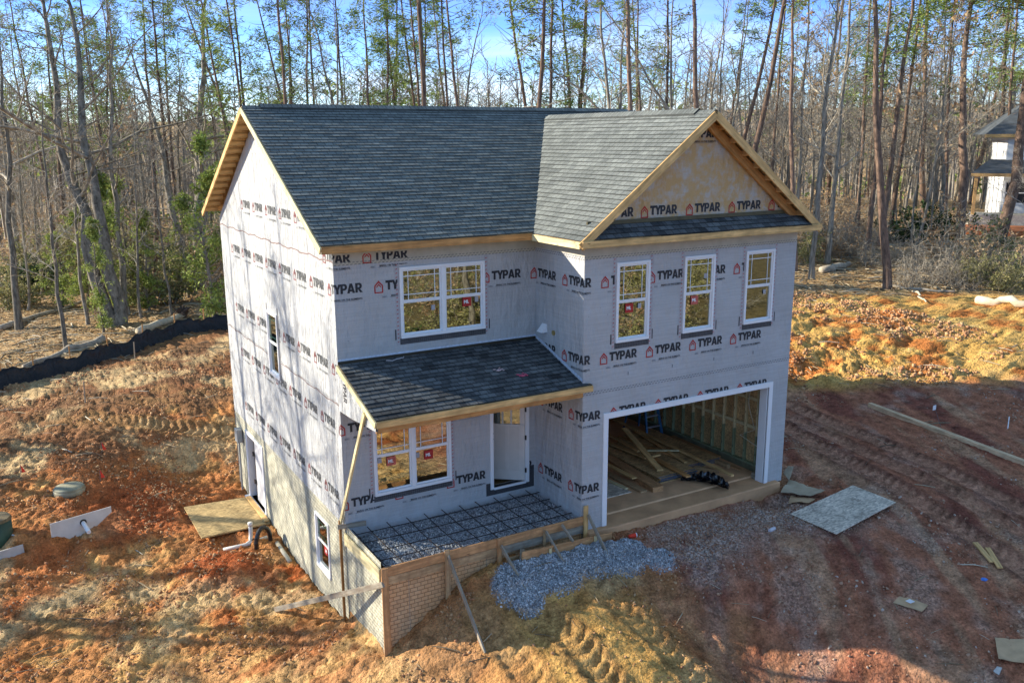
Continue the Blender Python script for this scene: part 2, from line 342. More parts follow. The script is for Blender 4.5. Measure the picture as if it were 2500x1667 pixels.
wm=np.clip(wood_m*(.75+.5*q1),0,1); colr=mixa(colr,lit,wm)
colr=mixa(colr,(.50,.38,.17),sst(.2,.8,wood_m)*sst(.95,.6,wood_m)*.6)
gr=np.clip(grpile+grapr*sst(.35,.55,q2+.12)+drive*gmk*.55,0,1)
colr=mixa(colr,(.40,.42,.45),grpile); colr=mixa(colr,(.38,.36,.34),grapr*sst(.35,.55,q2+.12)*.85)
colr=mixa(colr,(.17,.14,.07),sst(-14,-18,YF))
colr=np.clip(colr*np.where((drive>.5)[:,None],(1.15,.98,.90),(1.10,1.0,.88)),0,.8)
nx,ny=len(gx),len(gy); idx=np.arange(nx*ny).reshape(ny,nx)
FF=np.stack([idx[:-1,:-1],idx[:-1,1:],idx[1:,1:],idx[1:,:-1]],-1).reshape(-1,4)
gm,nt,b=mat('soil',.95,.12)
at=nd(nt,'Attribute',attribute_name='Col').outputs[0]; az=nd(nt,'Attribute',attribute_name='Zone'); sp=nd(nt,'SeparateColor',{'Color':az.outputs[0]})
v=coords(nt,'Object'); f1=noise(nt,v,3,8,.7); f2=noise(nt,v,18,6,.7)
c=mixc(nt,1,at,ramp(nt,f1,[(.30,.38),(.5,.95),(.70,1.45)]),'MULTIPLY'); c=mixc(nt,1,c,ramp(nt,f2,[(.3,.5),(.5,1),(.7,1.45)]),'MULTIPLY')
vl=nd(nt,'TexVoronoi',{'Vector':v,'Scale':7.5}); lc=nd(nt,'SeparateColor',{'Color':vl.outputs[1]})
leaf=ramp(nt,lc.outputs[0],[(0,(.10,.06,.035)),(.3,(.30,.19,.09)),(.6,(.45,.33,.17)),(.85,(.58,.48,.30)),(1,(.33,.15,.06))])
c=mixc(nt,mth(nt,'MULTIPLY',sp.outputs[0],.72),c,mixc(nt,.55,leaf,mixc(nt,1,leaf,mixc(nt,1,at,(2.2,2.4,3.2,1),'MULTIPLY'),'MULTIPLY')))
vg=nd(nt,'TexVoronoi',{'Vector':v,'Scale':26}); gc=nd(nt,'SeparateColor',{'Color':vg.outputs[1]})
grc=mixc(nt,1,mixc(nt,.5,c,at),ramp(nt,gc.outputs[1],[(0,.45),(.5,1.0),(1,1.9)]),'MULTIPLY'); c=mixc(nt,sp.outputs[1],c,grc)
base(nt,b,c)
v3=nd(nt,'TexVoronoi',{'Vector':v,'Scale':13}); v5=nd(nt,'TexVoronoi',{'Vector':v,'Scale':34})
n0=bump(nt,None,f1,.9,.10); n0=bump(nt,None,v3.outputs[0],.55,-.05,n0); n0=bump(nt,None,v5.outputs[0],.5,-.02,n0); bump(nt,b,f2,.8,.03,n0)
me=fastmesh('ground',np.stack([XF,YF,Z],1),FF,gm,False)
ca=me.color_attributes.new('Col','FLOAT_COLOR','POINT'); ca.data.foreach_set('color',np.c_[colr,np.ones(len(XF))].astype(np.float32).ravel())
za=me.color_attributes.new('Zone','FLOAT_COLOR','POINT'); za.data.foreach_set('color',np.c_[wm*sst(-18,-14,YF),gr,trk,np.ones(len(XF))].astype(np.float32).ravel())
go=D.objects.new('ground',me); link(go,kind='structure')
ZG=Z.reshape(ny,nx)
def HZ(x,y):
    x=np.asarray(x,float);y=np.asarray(y,float)
    i=np.clip(np.searchsorted(gx,x)-1,0,nx-2); j=np.clip(np.searchsorted(gy,y)-1,0,ny-2)
    tx=(x-gx[i])/(gx[i+1]-gx[i]); ty=(y-gy[j])/(gy[j+1]-gy[j])
    return (ZG[j,i]*(1-tx)+ZG[j,i+1]*tx)*(1-ty)+(ZG[j+1,i]*(1-tx)+ZG[j+1,i+1]*tx)*ty
def zat(x,y): return float(HZ(x,y))
def samp(arr,x,y):
    i=np.clip(np.searchsorted(gx,x),0,nx-1); j=np.clip(np.searchsorted(gy,y),0,ny-1); return arr.reshape(ny,nx)[j,i]
# ---------------------------------------------------------------- house materials
def wrapmat(name,left=False,stain=False):
    m,nt,b=mat(name,.55 if left else .7,.35); v=coords(nt,'Object')
    if left:
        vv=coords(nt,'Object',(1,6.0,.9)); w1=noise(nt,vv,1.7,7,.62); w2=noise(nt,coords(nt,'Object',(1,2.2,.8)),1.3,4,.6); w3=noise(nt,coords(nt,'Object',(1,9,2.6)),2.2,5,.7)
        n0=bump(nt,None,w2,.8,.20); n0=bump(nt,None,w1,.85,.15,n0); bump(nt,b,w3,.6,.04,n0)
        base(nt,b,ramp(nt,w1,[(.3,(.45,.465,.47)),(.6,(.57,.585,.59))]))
    else:
        ln=noise(nt,coords(nt,'Object',(1.2,1.2,30)),1.2,4,.6); bl_=noise(nt,v,.9,4)
        c=ramp(nt,ln,[(.3,(.42,.42,.425)),(.7,(.50,.50,.505))]); c=mixc(nt,1,c,ramp(nt,bl_,[(.35,.9),(.65,1.0)]),'MULTIPLY')
        vs=nd(nt,'TexVoronoi',{'Vector':v,'Scale':3.6}); st=mth(nt,'LESS_THAN',vs.outputs[0],.035); c=mixc(nt,mth(nt,'MULTIPLY',st,.75),c,(.12,.12,.13))
        wr=noise(nt,coords(nt,'Object',(1.5,1.5,.5)),1.6,5,.6); cr=noise(nt,v,5,4,.6)
        if stain:
            s1=noise(nt,v,1.5,6,.7); s2=noise(nt,v,4.2,5,.7); c=mixc(nt,mth(nt,'MULTIPLY',ramp(nt,s1,[(.30,.3),(.48,1)]),ramp(nt,s2,[(.36,.35),(.54,1)])),c,(.50,.32,.14))
        base(nt,b,c); n0=bump(nt,None,wr,.8,.16); bump(nt,b,cr,.5,.03,n0)
    return m
M_WL=wrapmat('house_wrap_wrinkled',True); M_WF=wrapmat('house_wrap'); M_WG=wrapmat('stained_house_wrap',False,True)
M_BEI=plain('wrap_flap',(.47,.43,.34),.8,.12,4,bs=.3)
M_INK=plain('dark_ink',(.035,.035,.04),.7,.2); M_RED=plain('red_ink',(.42,.035,.03),.7,.2); M_GRY=plain('grey_ink',(.16,.16,.17),.7,.2)
M_PINE=wood('pine_board',(.76,.48,.20)); M_PINEO=wood('orange_pine_board',(.58,.30,.11)); M_PALE=wood('pale_board',(.74,.63,.36)); M_OLD=wood('muddy_form_board',(.54,.37,.20),.45); M_OLDO=wood('reddish_form_board',(.60,.33,.15),.35); M_GREYW=wood('grey_weathered_board',(.36,.32,.25),.3); M_GRN=wood('treated_green_board',(.30,.34,.20))
M_VIN=plain('white_vinyl',(.80,.81,.83),.4,.03,2,spec=.4); M_BLK=plain('black_plastic',(.012,.012,.014),.35,.2,spec=.5); M_GREENV=plain('dark_green_glass',(.02,.08,.05),.2,.1)
M_DARK=plain('dark_flashing',(.035,.03,.02),.5,.3); M_TAPE=plain('grey_tape',(.40,.385,.40),.6,.12,9)
def osbm(name,c):
    m,nt,b=mat(name,.8,.15); v=coords(nt,'Object'); vo=nd(nt,'TexVoronoi',{'Vector':coords(nt,'Object',(14,34,34)),'Scale':1.0}); s=nd(nt,'SeparateColor',{'Color':vo.outputs[1]})
    c1=ramp(nt,s.outputs[0],[(0,tuple(x*.62 for x in c)),(.5,c),(1,tuple(min(1,x*1.35) for x in c))]); c1=mixc(nt,1,c1,ramp(nt,noise(nt,v,2.2,5,.65),[(.35,.68),(.62,1.05)]),'MULTIPLY'); base(nt,b,c1); bump(nt,b,s.outputs[1],.25,.004); return m
M_OSB=osbm('strand_board',(.55,.36,.17)); M_OSBG=osbm('weathered_strand_board',(.66,.58,.47)); M_OSBY=osbm('yellow_panel',(.50,.36,.17))
def shingle(name,c,c2,jit=1.0):
    m,nt,b=mat(name,.85,.25); t=nt.nodes.new('ShaderNodeUVMap'); t.uv_map='UVMap'
    def br(w,h,off,sq=1):
        n=nd(nt,'TexBrick',{'Vector':t.outputs[0],'Color1':(0,0,0,1),'Color2':(1,1,1,1),'Mortar':(.5,.5,.5,1),'Scale':1.0,'Mortar Size':.0,'Bias':0.0,'Brick Width':w,'Row Height':h}); n.offset=off; n.offset_frequency=2; return n.outputs[0]
    a=br(.34,.143,.37); e=br(.19,.143,.61)
    f=mixc(nt,.5,a,e); col=ramp(nt,f,[(.0,c),(.5,tuple((x+y)/2 for x,y in zip(c,c2))),(1,c2)])
    jt=nd(nt,'TexBrick',{'Vector':t.outputs[0],'Color1':(1,1,1,1),'Color2':(1,1,1,1),'Mortar':(0,0,0,1),'Scale':1.0,'Mortar Size':.011,'Mortar Smooth':.3,'Brick Width':.19,'Row Height':.143}); jt.offset=.61
    col=mixc(nt,.6,col,mixc(nt,1,col,jt.outputs[0],'MULTIPLY'))
    g=noise(nt,coords(nt,'Object'),60,3,.8); col=mixc(nt,1,col,ramp(nt,g,[(.3,.55),(.7,1.5)]),'MULTIPLY'); g2=noise(nt,coords(nt,'Object'),.9,4,.6); col=mixc(nt,1,col,ramp(nt,g2,[(.3,.9),(.7,1.08)]),'MULTIPLY')
    base(nt,b,col); bump(nt,b,g,.4,.006); return m
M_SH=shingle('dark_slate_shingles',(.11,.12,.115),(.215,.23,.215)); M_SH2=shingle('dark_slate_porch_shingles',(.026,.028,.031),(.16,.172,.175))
def pattern(name,c,dark,stain=None):
    m,nt,b=mat(name,.85,.2); t=nt.nodes.new('ShaderNodeTexCoord'); s=nd(nt,'SeparateXYZ',{'Vector':t.outputs['Object']}); ad=mth(nt,'ADD',s.outputs[0],s.outputs[1]); cb=nd(nt,'CombineXYZ',{'X':ad,'Y':s.outputs[2]})
    br=nd(nt,'TexBrick',{'Vector':cb.outputs[0],'Color1':(1,1,1,1),'Color2':(.86,.86,.86,1),'Mortar':(.5,.5,.5,1),'Scale':1.0,'Mortar Size':.0085,'Mortar Smooth':.35,'Brick Width':.15,'Row Height':.085}); br.offset=.5
    nz=noise(nt,t.outputs['Object'],2,5,.6); nz2=noise(nt,t.outputs['Object'],9,4,.7)
    col=ramp(nt,nz,[(.35,tuple(x*.75 for x in c)),(.62,c)]); col=mixc(nt,1,col,br.outputs[0],'MULTIPLY'); col=mixc(nt,1,col,ramp(nt,nz2,[(.3,.7),(.6,1.1)]),'MULTIPLY')
    if stain:
        col=mixc(nt,mth(nt,'MULTIPLY',ramp(nt,mth(nt,'ADD',s.outputs[2],nz),[(.0,1),(.75,.55),(.95,.15)]) if False else ramp(nt,noise(nt,coords(nt,'Object',(1,1,.6)),1.2,5,.6),[(.3,.35),(.6,.95)]),.95),col,mixc(nt,1,(stain[0],stain[1],stain[2],1),br.outputs[0],'MULTIPLY'))
    wv=nd(nt,'TexWave',{'Vector':cb.outputs[0],'Scale':.36,'Distortion':.0},bands_direction='X'); col=mixc(nt,mth(nt,'MULTIPLY',mth(nt,'GREATER_THAN',wv.outputs['Fac'],.9985),.5),col,(.2,.2,.18))
    base(nt,b,col); n0=bump(nt,None,br.outputs[0],.9,.02); bump(nt,b,nz2,.4,.01,n0); return m
M_FL=pattern('cream_patterned_concrete',(.56,.54,.42),(.2,.2,.15)); M_FF=pattern('mud_stained_patterned_concrete',(.62,.50,.34),(.2,.1,.05),(.66,.38,.18))
M_SLAB=plain('dusty_slab',(.58,.33,.17),.85,.22,1.6,bs=.15)
pm,nt,b=mat('window_glass',.03,.5); nt.nodes.remove(b); o_=nt.nodes['Material Output']
gl=nd(nt,'BsdfGlossy',{'Color':(.50,.52,.46,1),'Roughness':.0}); tr=nd(nt,'BsdfTransparent',{'Color':(.62,.68,.65,1)}); lw_=nd(nt,'LayerWeight',{'Blend':.35})
gn=nd(nt,'Bump',{'Height':noise(nt,coords(nt,'Object'),1.3,1),'Strength':.08,'Distance':.02}); nt.links.new(gn.outputs[0],gl.inputs['Normal'])
ms=nd(nt,'MixShader',{0:mth(nt,'ADD',mth(nt,'MULTIPLY',lw_.outputs[1],.4),.62),1:tr.outputs[0],2:gl.outputs[0]}); nt.links.new(ms.outputs[0],o_.inputs[0]); M_GLASS=pm
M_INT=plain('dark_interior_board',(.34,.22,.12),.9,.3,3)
# ---------------------------------------------------------------- wall coordinate maps f(a,z,off outward)
fL=lambda a,z,o=0:(-o,a,z)              # left wall, a = y
fM=lambda a,z,o=0:(a,-o,z)              # recessed front wall
fS=lambda a,z,o=0:(W1-o,a,z)            # left side of the garage wing, a = y
fG=lambda a,z,o=0:(a,-P-o,z)            # garage front
fP=lambda a,z,o=0:(a,-P-o,z)
def fb(q,f,a0,a1,z0,z1,o0,o1):
    return q.add([f(a0,z0,o0),f(a1,z0,o0),f(a1,z1,o0),f(a0,z1,o0),f(a0,z0,o1),f(a1,z0,o1),f(a1,z1,o1),f(a0,z1,o1)],[(0,1,2,3),(7,6,5,4),(4,5,1,0),(5,6,2,1),(6,7,3,2),(7,4,0,3)])
def wallmb(f,a0,a1,z0,z1,holes,rev=.12):
    q=MB(); A=sorted({a0,a1,*[h[0] for h in holes],*[h[1] for h in holes]}); ZZ=sorted({z0,z1,*[h[2] for h in holes],*[h[3] for h in holes]})
    for i in range(len(A)-1):
        for j in range(len(ZZ)-1):
            ca,cz=(A[i]+A[i+1])/2,(ZZ[j]+ZZ[j+1])/2
            if any(h[0]<ca<h[1] and h[2]<cz<h[3] for h in holes): continue
            q.add([f(A[i],ZZ[j]),f(A[i+1],ZZ[j]),f(A[i+1],ZZ[j+1]),f(A[i],ZZ[j+1])],[(0,1,2,3)])
    for h in holes:
        for (p0,p1) in (((h[0],h[2]),(h[1],h[2])),((h[1],h[2]),(h[1],h[3])),((h[1],h[3]),(h[0],h[3])),((h[0],h[3]),(h[0],h[2]))):
            q.add([f(*p0,0),f(*p1,0),f(*p1,-rev),f(*p0,-rev)],[(0,1,2,3)])
    return q
house=thing('house','two storey house under construction in grey white house wrap with dark shingle roofs','house',(5,4,-.3))
# window list: (f, a0,a1,z0,z1, double, tag)
GW=[(5.52,6.41),(7.37,8.27),(9.22,10.13)]; WZ=(4.155,5.88)
HL=[(4.31,5.21,2.645,4.284)]; HM=[(1.40,3.395,4.37,5.867),(.68,2.50,1.0,2.72),(3.53,4.45,.60,2.60)]; HG=[(a,b,*WZ) for a,b in GW]+[(5.37,10.21,-.05,2.50)]
HF=[(1.205,2.154,-1.326,.032),(6.71,8.57,-1.86,.176)]
ZB=.45
q=wallmb(fL,0,DD,ZB,6.27,HL); slope=(9.16-6.27)/(4.888); q.add([fL(0,6.27),fL(DD,6.27),fL(4.888,9.13)],[(0,1,2)]); WLo=q.build('side_wall',M_WL,house,label='sunlit wrinkled house wrap on the left gable wall')
q=wallmb(fM,0,W1,.15,6.27,HM); WMo=q.build('front_wall',M_WF,house)
q=wallmb(fS,-P,0,.10,6.27,[]); WSo=q.build('return_wall',M_WF,house)
q=wallmb(fG,W1,W2,.16,6.27,HG); WGo=q.build('garage_front_wall',M_WF,house)
q=MB(); zc=lambda x:6.425+.756*(min(x-4.365,11.19-x)); q.add([fG(W1,6.27),fG(W2,6.27),fG(W2,zc(W2)-.03),fG(7.776,8.97),fG(W1,zc(W1)-.03)],[(0,1,2,3,4)]); WTo=q.build('gable_wall',M_WG,house,label='orange stained wrap in the garage gable')
q=MB(); q.add([(W2,-P,.16),(W2,DD,.16),(W2,DD,6.27),(W2,-P,6.27),(W2,4.888,9.13),(W2,0,6.27)],[(0,1,2,3),(5,2,4)]); q.add([(W2,DD,-.3),(0,DD,-2.5),(0,DD,6.27),(W2,DD,6.27)],[(0,1,2,3)]); q.build('rear_wall',M_WF,house)
# beige flap strips under the eaves
q=MB(); fb(q,fM,.0,W1-.004,5.99,6.29,0,.004); fb(q,fS,-P,0,6.07,6.29,0,.004); fb(q,fG,W1-.004,W2,5.995,6.29,0,.004); q.build('wrap_flap',M_BEI,house)
# ---------------------------------------------------------------- printed lettering on the wrap
GLY={'T':(.76,[[(0,.74),(.76,.74),(.76,1),(0,1)],[(.25,0),(.51,0),(.51,.74),(.25,.74)]]),
 'Y':(.78,[[(0,1),(.27,.42),(.27,0),(.53,0),(.53,.42),(.80,1),(.52,1),(.40,.68),(.28,1)]]),
 'P':(.74,[[(0,0),(.26,0),(.26,1),(0,1)],[(.26,1),(.26,.8),(.42,.8),(.47,.67),(.42,.54),(.26,.54),(.26,.33),(.5,.33),(.66,.45),(.73,.67),(.66,.9),(.5,1)]]),
 'A':(.84,[[(0,0),(.27,0),(.31,.17),(.425,.17),(.425,.37),(.37,.37),(.425,.66),(.425,1),(.29,1)],[(.85,0),(.56,1),(.425,1),(.425,.66),(.48,.37),(.425,.37),(.425,.17),(.54,.17),(.58,0)]]),
 'R':(.78,[[(0,0),(.26,0),(.26,1),(0,1)],[(.26,1),(.26,.8),(.42,.8),(.47,.67),(.42,.54),(.26,.54),(.26,.33),(.5,.33),(.66,.45),(.73,.67),(.66,.9),(.5,1)],[(.3,.325),(.56,.325),(.80,0),(.50,0)]])}
def word(bm,s,z,h=.195,kern=(-.05,-.14,.02,.0,0)):
    x=s
    for ch,k in zip('TYPAR',(-.10,-.08,-.06,0.02,0)):
        wd,pl=GLY[ch]
        for pg in pl: f=bm.faces.new([bm.verts.new((x+px*h,z+py*h,0)) for px,py in pg]); f.material_index=0
        x+=(wd+k+.03)*h
def icon(bm,s,z,w=.19,h=.26):
    P5=[(0,0),(1,0),(1,.6),(.5,1),(0,.6)]; t=.13
    In=[(t,t*.73),(1-t,t*.73),(1-t,.57),(.5,1-.18),(t,.57)]
    for i in range(5):
        j=(i+1)%5; f=bm.faces.new([bm.verts.new((s+p[0]*w,z+p[1]*h,0)) for p in (P5[i],P5[j],In[j],In[i])]); f.material_index=1
    for pg in ([(.24,.42),(.5,.62),(.5,.74),(.24,.54)],[(.5,.62),(.76,.42),(.76,.54),(.5,.74)]):
        f=bm.faces.new([bm.verts.new((s+p[0]*w,z+p[1]*h,0)) for p in pg]); f.material_index=1
def textmesh(body,size,off=.0):
    cu=D.curves.new('t','FONT'); cu.body=body; cu.size=size; cu.offset=off; cu.resolution_u=1; o=D.objects.new('t',cu); COL.objects.link(o)
    dg=bpy.context.evaluated_depsgraph_get(); me=D.meshes.new_from_object(o.evaluated_get(dg)); D.objects.remove(o); D.curves.remove(cu)
    bm=bmesh.new(); bm.from_mesh(me); bmesh.ops.triangulate(bm,faces=bm.faces); V=[v.co[:2] for v in bm.verts]; F=[[v.index for v in f.verts] for f in bm.faces]; bm.free(); D.meshes.remove(me)
    return V,F
SMV,SMF=textmesh('BRING ON THE ELEMENTS.',.052,.0012)
def small(bm,s,z,rows=True):
    vs=[bm.verts.new((s+.36+x,z-.088+y,0)) for x,y in SMV]
    for f in SMF:
        try: bm.faces.new([vs[i] for i in f]).material_index=0
        except ValueError: pass
    for (x0,x1,y0,y1) in ((.33,.90,-.104,-.098),(.165,.27,-.075,-.069),(.165,.25,-.088,-.082),(.165,.28,-.101,-.095)):
        bm.faces.new([bm.verts.new((s+a,z+c,0)) for a,c in ((x0,y0),(x1,y0),(x1,y1),(x0,y1))]).material_index=2
def unit(bm,s,z): icon(bm,s,z); word(bm,s+.245,z+.055); small(bm,s,z)
def dashes(bm,s0,s1,z,step=.085):
    s=s0; i=0
    while s<s1:
        for k in (0,1):
            a=s+k*step*.5; zz=z+k*.045; bm.faces.new([bm.verts.new(p+(0,)) for p in ((a,zz),(a+.05,zz+.008),(a+.05,zz+.022),(a,zz+.014))]).material_index=2
        s+=step; i+=1
bm=bmesh.new()
for k in range(-8,9): unit(bm,.85+1.24*k,5.37)
for k in range(-8,9): unit(bm,.85+1.24*k,3.72)
for k in range(-8,9): unit(bm,1.14+1.24*k,2.47)
for k in range(-8,9): unit(bm,1.14+1.24*k,.82 if k>=-1 else .88)
for k in range(-6,-1): unit(bm,1.14+1.24*k+.0,6.66)
unit(bm,1.14-7*1.24,6.66); unit(bm,-.62,6.0); unit(bm,.62,6.0)
for zz in (5.99,3.094): dashes(bm,0.02 if zz>5 else -9.7*1.062,6.62+6.15,zz)
for s in np.arange(1.6,12.6,1.24):
    for zz in (3.40,):
        bm.faces.new([bm.verts.new(p+(0,)) for p in ((s,zz),(s+.014,zz),(s+.014,zz+.075),(s,zz+.075))]).material_index=0
bmesh.ops.triangulate(bm,faces=bm.faces)
SK=1.24/1.168
cutv={0,4.70,6.62,6.62+6.15}; rects=[]
for (a0,a1,z0,z1) in HL: rects.append((-a1*SK-.06,-a0*SK+.06,z0-.05,z1+.05))
for (a0,a1,z0,z1) in HM: rects.append((a0-.04,a1+.04,z0-.06,z1+.06))
for (a0,a1,z0,z1) in HG[:3]: rects.append((a0+1.92-.05,a1+1.92+.05,z0-.06,z1+.05))
rects.append((5.24+1.92,10.34+1.92,-.5,2.63)); rects.append((0,4.7,3.2,4.06)); rects.append((-20,0,-1,.46)); rects.append((0,4.7,6.0+.20,9)); rects.append((-20,0,7.3,9)) 
rects.append((-20,-9.77*SK,-2,9)); rects.append((12.77,20,-2,9)); rects.append((0.0,4.7,-1,.30))
for r in rects: cutv.update(r[:2])
def cut(co,no): bmesh.ops.bisect_plane(bm,geom=bm.verts[:]+bm.edges[:]+bm.faces[:],plane_co=co,plane_no=no,dist=1e-6)
for a in sorted(cutv): cut((a,0,0),(1,0,0))
for z in sorted({z for r in rects for z in r[2:]}): cut((0,z,0),(0,1,0))
kill=[]
for f in bm.faces:
    c=f.calc_center_median()
    if any(r[0]<c.x<r[1] and r[2]<c.y<r[3] for r in rects): kill.append(f); continue
    if c.x<0 and c.y>6.27:      # rake limits of the left gable
        yy=-c.x/SK
        if c.y>6.27+.59*min(yy,DD-yy)-.1: kill.append(f); continue
    if 4.7<c.x<6.62 and c.y<3.993+.326*(-(c.x-4.7))+.04 and c.y>3.1: kill.append(f)
bmesh.ops.delete(bm,geom=kill,context='FACES')
pr={k:MB() for k in 'LMSG'}
bm.verts.ensure_lookup_table()
for f in bm.faces:
    c=f.calc_center_median().x; k='L' if c<0 else 'M' if c<4.7 else 'S' if c<6.62 else 'G'; o=.0065
    vs=[]
    for v in f.verts:
        s,z=v.co.x,v.co.y
        vs.append(fL(-s/SK,z,o) if k=='L' else fM(s,z,o) if k=='M' else fS(-(s-4.7),z,o) if k=='S' else fG(s-1.92,z,o))
    pr[k].cm=f.material_index; pr[k].add(vs,[tuple(range(len(vs)))])
bm.free()
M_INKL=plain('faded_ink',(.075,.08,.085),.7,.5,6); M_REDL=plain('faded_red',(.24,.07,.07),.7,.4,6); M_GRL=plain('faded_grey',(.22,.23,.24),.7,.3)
for k,w_ in (('L',WLo),('M',WMo),('S',WSo),('G',WGo)):
    oo=pr[k].build('printed_lettering',[M_INKL,M_REDL,M_GRL] if k=='L' else [M_INK,M_RED,M_GRY],None); oo.parent=w_; oo.matrix_parent_inverse=w_.matrix_basis.inverted()@Matrix.Translation(Vector(house.location)).inverted()@w_.matrix_basis if False else Matrix.Identity(4)
def sub(o,par):
    """sub-part of a house part: parts carry world coordinates under an unrotated house empty"""
    o.parent=par; o.matrix_parent_inverse=Matrix.Identity(4); return o
bm=bmesh.new()
for k in range(4): unit(bm,6.12+1.24*k,6.78)
word(bm,4.94+.245,6.83); word(bm,7.42,8.43); 
vs=small(bm,7.16,8.42)
bmesh.ops.triangulate(bm,faces=bm.faces); q=MB()
for f in bm.faces:
    c=f.calc_center_median()
    if c.y>zc(c.x)-.12 or c.y<6.775: continue
    q.cm=f.material_index; q.add([fG(v.co.x,v.co.y,.0065) for v in f.verts],[tuple(range(len(f.verts)))])
bm.free(); sub(q.build('printed_lettering',[M_INK,M_RED,M_GRY]),WTo)
# seams on the left wall
_st=plain('red_brown_seam',(.22,.15,.14),.7,.3,14)
for z,wd in ((6.05,.028),(3.10,.02)):
    n=60; q=MB()
    for i in range(n):
        a,c=DD*i/n,DD*(i+1)/n; w0=.02*math.sin(i*.9)+.01*math.sin(i*2.3); w1=.02*math.sin((i+1)*.9)+.01*math.sin((i+1)*2.3)
        if z<4 and 4.2<(a+c)/2<5.3: continue
        q.add([fL(a,z+w0,.008),fL(c,z+w1,.008),fL(c,z+w1+wd,.008),fL(a,z+w0+wd,.008)],[(0,1,2,3)])
    sub(q.build('seam_tape',_st),WLo)
# ---------------------------------------------------------------- windows
MIV,MIF=textmesh('MI.',.13,.006)
def sticker(par,f,a,z,m_,w=.21,h=.20,text=True,lab=None):
    q=MB(); q.cm=0; fb(q,f,a,a+w,z,z+h,-.012,-.008)
    if text:
        q.cm=1
        for t in MIF: q.add([f(a+.03+MIV[i][0]*.75,z+.07+MIV[i][1]*.75,-.0055) for i in t],[(0,1,2)])
    o=q.build('sticker',[m_,M_VIN]); tag(o,lab); return sub(o,par)
def window(f,a0,a1,z0,z1,nlite,stk,flash=True,name='window',green=False,fa=1):
    q=MB(); t=.055
    fb(q,f,a0,a1,z1-t,z1,-.05,.035); fb(q,f,a0,a1,z0,z0+t*1.25,-.05,.045); fb(q,f,a0,a0+t,z0+t*1.25,z1-t,-.05,.035); fb(q,f,a1-t,a1,z0+t*1.25,z1-t,-.05,.035)
    L_=[(a0+t,a1-t)] if nlite==1 else [(a0+t,(a0+a1)/2-.045),((a0+a1)/2+.045,a1-t)]
    if nlite==2: fb(q,f,(a0+a1)/2-.045,(a0+a1)/2+.045,z0+t*1.25,z1-t,-.05,.03)
    W=q.build(name,M_VIN,house,bevel=.004)
    s=MB(); g=MB(); p_=MB(); zm=(z0+z1)/2+.02
    for (l,r) in L_:
        e=.035
        for (u0,u1,o0,o1) in ((zm,z1-t,-.03,.005),(z0+t*1.25,zm,-.045,-.012)):
            fb(s,f,l,r,u0,u0+e,o0,o1); fb(s,f,l,r,u1-e,u1,o0,o1); fb(s,f,l,l+e,u0+e,u1-e,o0,o1); fb(s,f,r-e,r,u0+e,u1-e,o0,o1)
            po=(o0+o1)/2
            p_.add([f(l+e,u0+e,po),f(r-e,u0+e,po),f(r-e,u1-e,po),f(l+e,u1-e,po)],[(0,1,2,3)])
        u0,u1=zm+.035,z1-t-.035; gi=.11; gt=.008
        for aa in (l+.035+gi,r-.035-gi): fb(g,f,aa-gt,aa+gt,u0,u1,-.006,-.0095+.006)
        for zz in (u0+gi,u1-gi): fb(g,f,l+.035,r-.035,zz-gt,zz+gt,-.008,-.0045)
    sub(s.build('sash',M_VIN),W); sub(g.build('grille',M_GREENV if green else M_VIN),W); sub(p_.build('pane',M_GLASS),W)
    for (a,z,kind) in stk:
        if kind=='r': sticker(W,f,a,z,M_RED,lab='red square sticker with white letters')
        elif kind=='o': sticker(W,f,a,z,plain('faded_red_ink',(.50,.12,.09),.7,.3,18),lab='faded red square sticker')
        else: sticker(W,f,a,z,M_TAPE,.085,.11,False,lab='small pale sticker')
    if flash:
        q=MB(); wdt=.10*fa
        q.cm=0; fb(q,f,a0-wdt,a0,z0-.13,z1+.13,.0015,.0035); fb(q,f,a1,a1+wdt,z0-.13,z1+.16,.0015,.0035)
        q.cm=1; fb(q,f,a0-.02,a1+.02,z0-.13,z0,.004,.0085); fb(q,f,a0-.13,a0-.10,z0-.02,z0+.2,.0015,.005); fb(q,f,a1+.10,a1+.125,z0-.02,z0+.2,.0015,.005)
        q.cm=2; z=z0-.08; r=random.Random(int(a0*100))
        while z<z1+.08:
            for aa in (a0-.055,a1+.045): q.add([f(aa-.022,z,.0045),f(aa+.016,z+.012,.0045),f(aa+.016,z+.027,.0045),f(aa-.022,z+.015,.0045)],[(0,1,2,3)])
            z+=.085
        q.cm=3; a=a0
        while a<a1:
            for zz in (z0-.115,z0-.075,z0-.035): q.add([f(a,zz,.0095),f(a+.012,zz,.0095),f(a+.03,zz+.022,.0095),f(a+.018,zz+.022,.0095)],[(0,1,2,3)])
            a+=.045
        sub(q.build('flashing_tape',[M_TAPE,plain('dark_sill_tape',(.055,.055,.06),.5,.2),M_RED,M_GRY]),W)
    return W
window(fM,1.40,3.395,4.37,5.867,2,[(2.86,4.90,'r'),(3.16,4.98,'w'),(2.12,4.90,'w')])
window(fM,.68,2.50,1.0,2.72,2,[(.98,1.62,'o'),(1.86,1.60,'r'),(.78,1.72,'w'),(1.66,1.68,'w')])
for i,(a,b_) in enumerate(GW): window(fG,a,b_,*WZ,1,[[(a+.26,4.78,'r'),(a+.60,4.85,'w')],[(a+.24,4.78,'o'),(a+.60,5.35,'w')],[(a+.62,4.82,'w')]][i])
window(fL,4.31,5.21,2.645,4.284,1,[],flash=False,green=True)
q=MB()
for a,c in ((4.22,4.31),(5.21,5.27)): fb(q,fL,a,c,2.5,4.45,.002,.006)
q.build('flashing_tape',M_GRY,house)
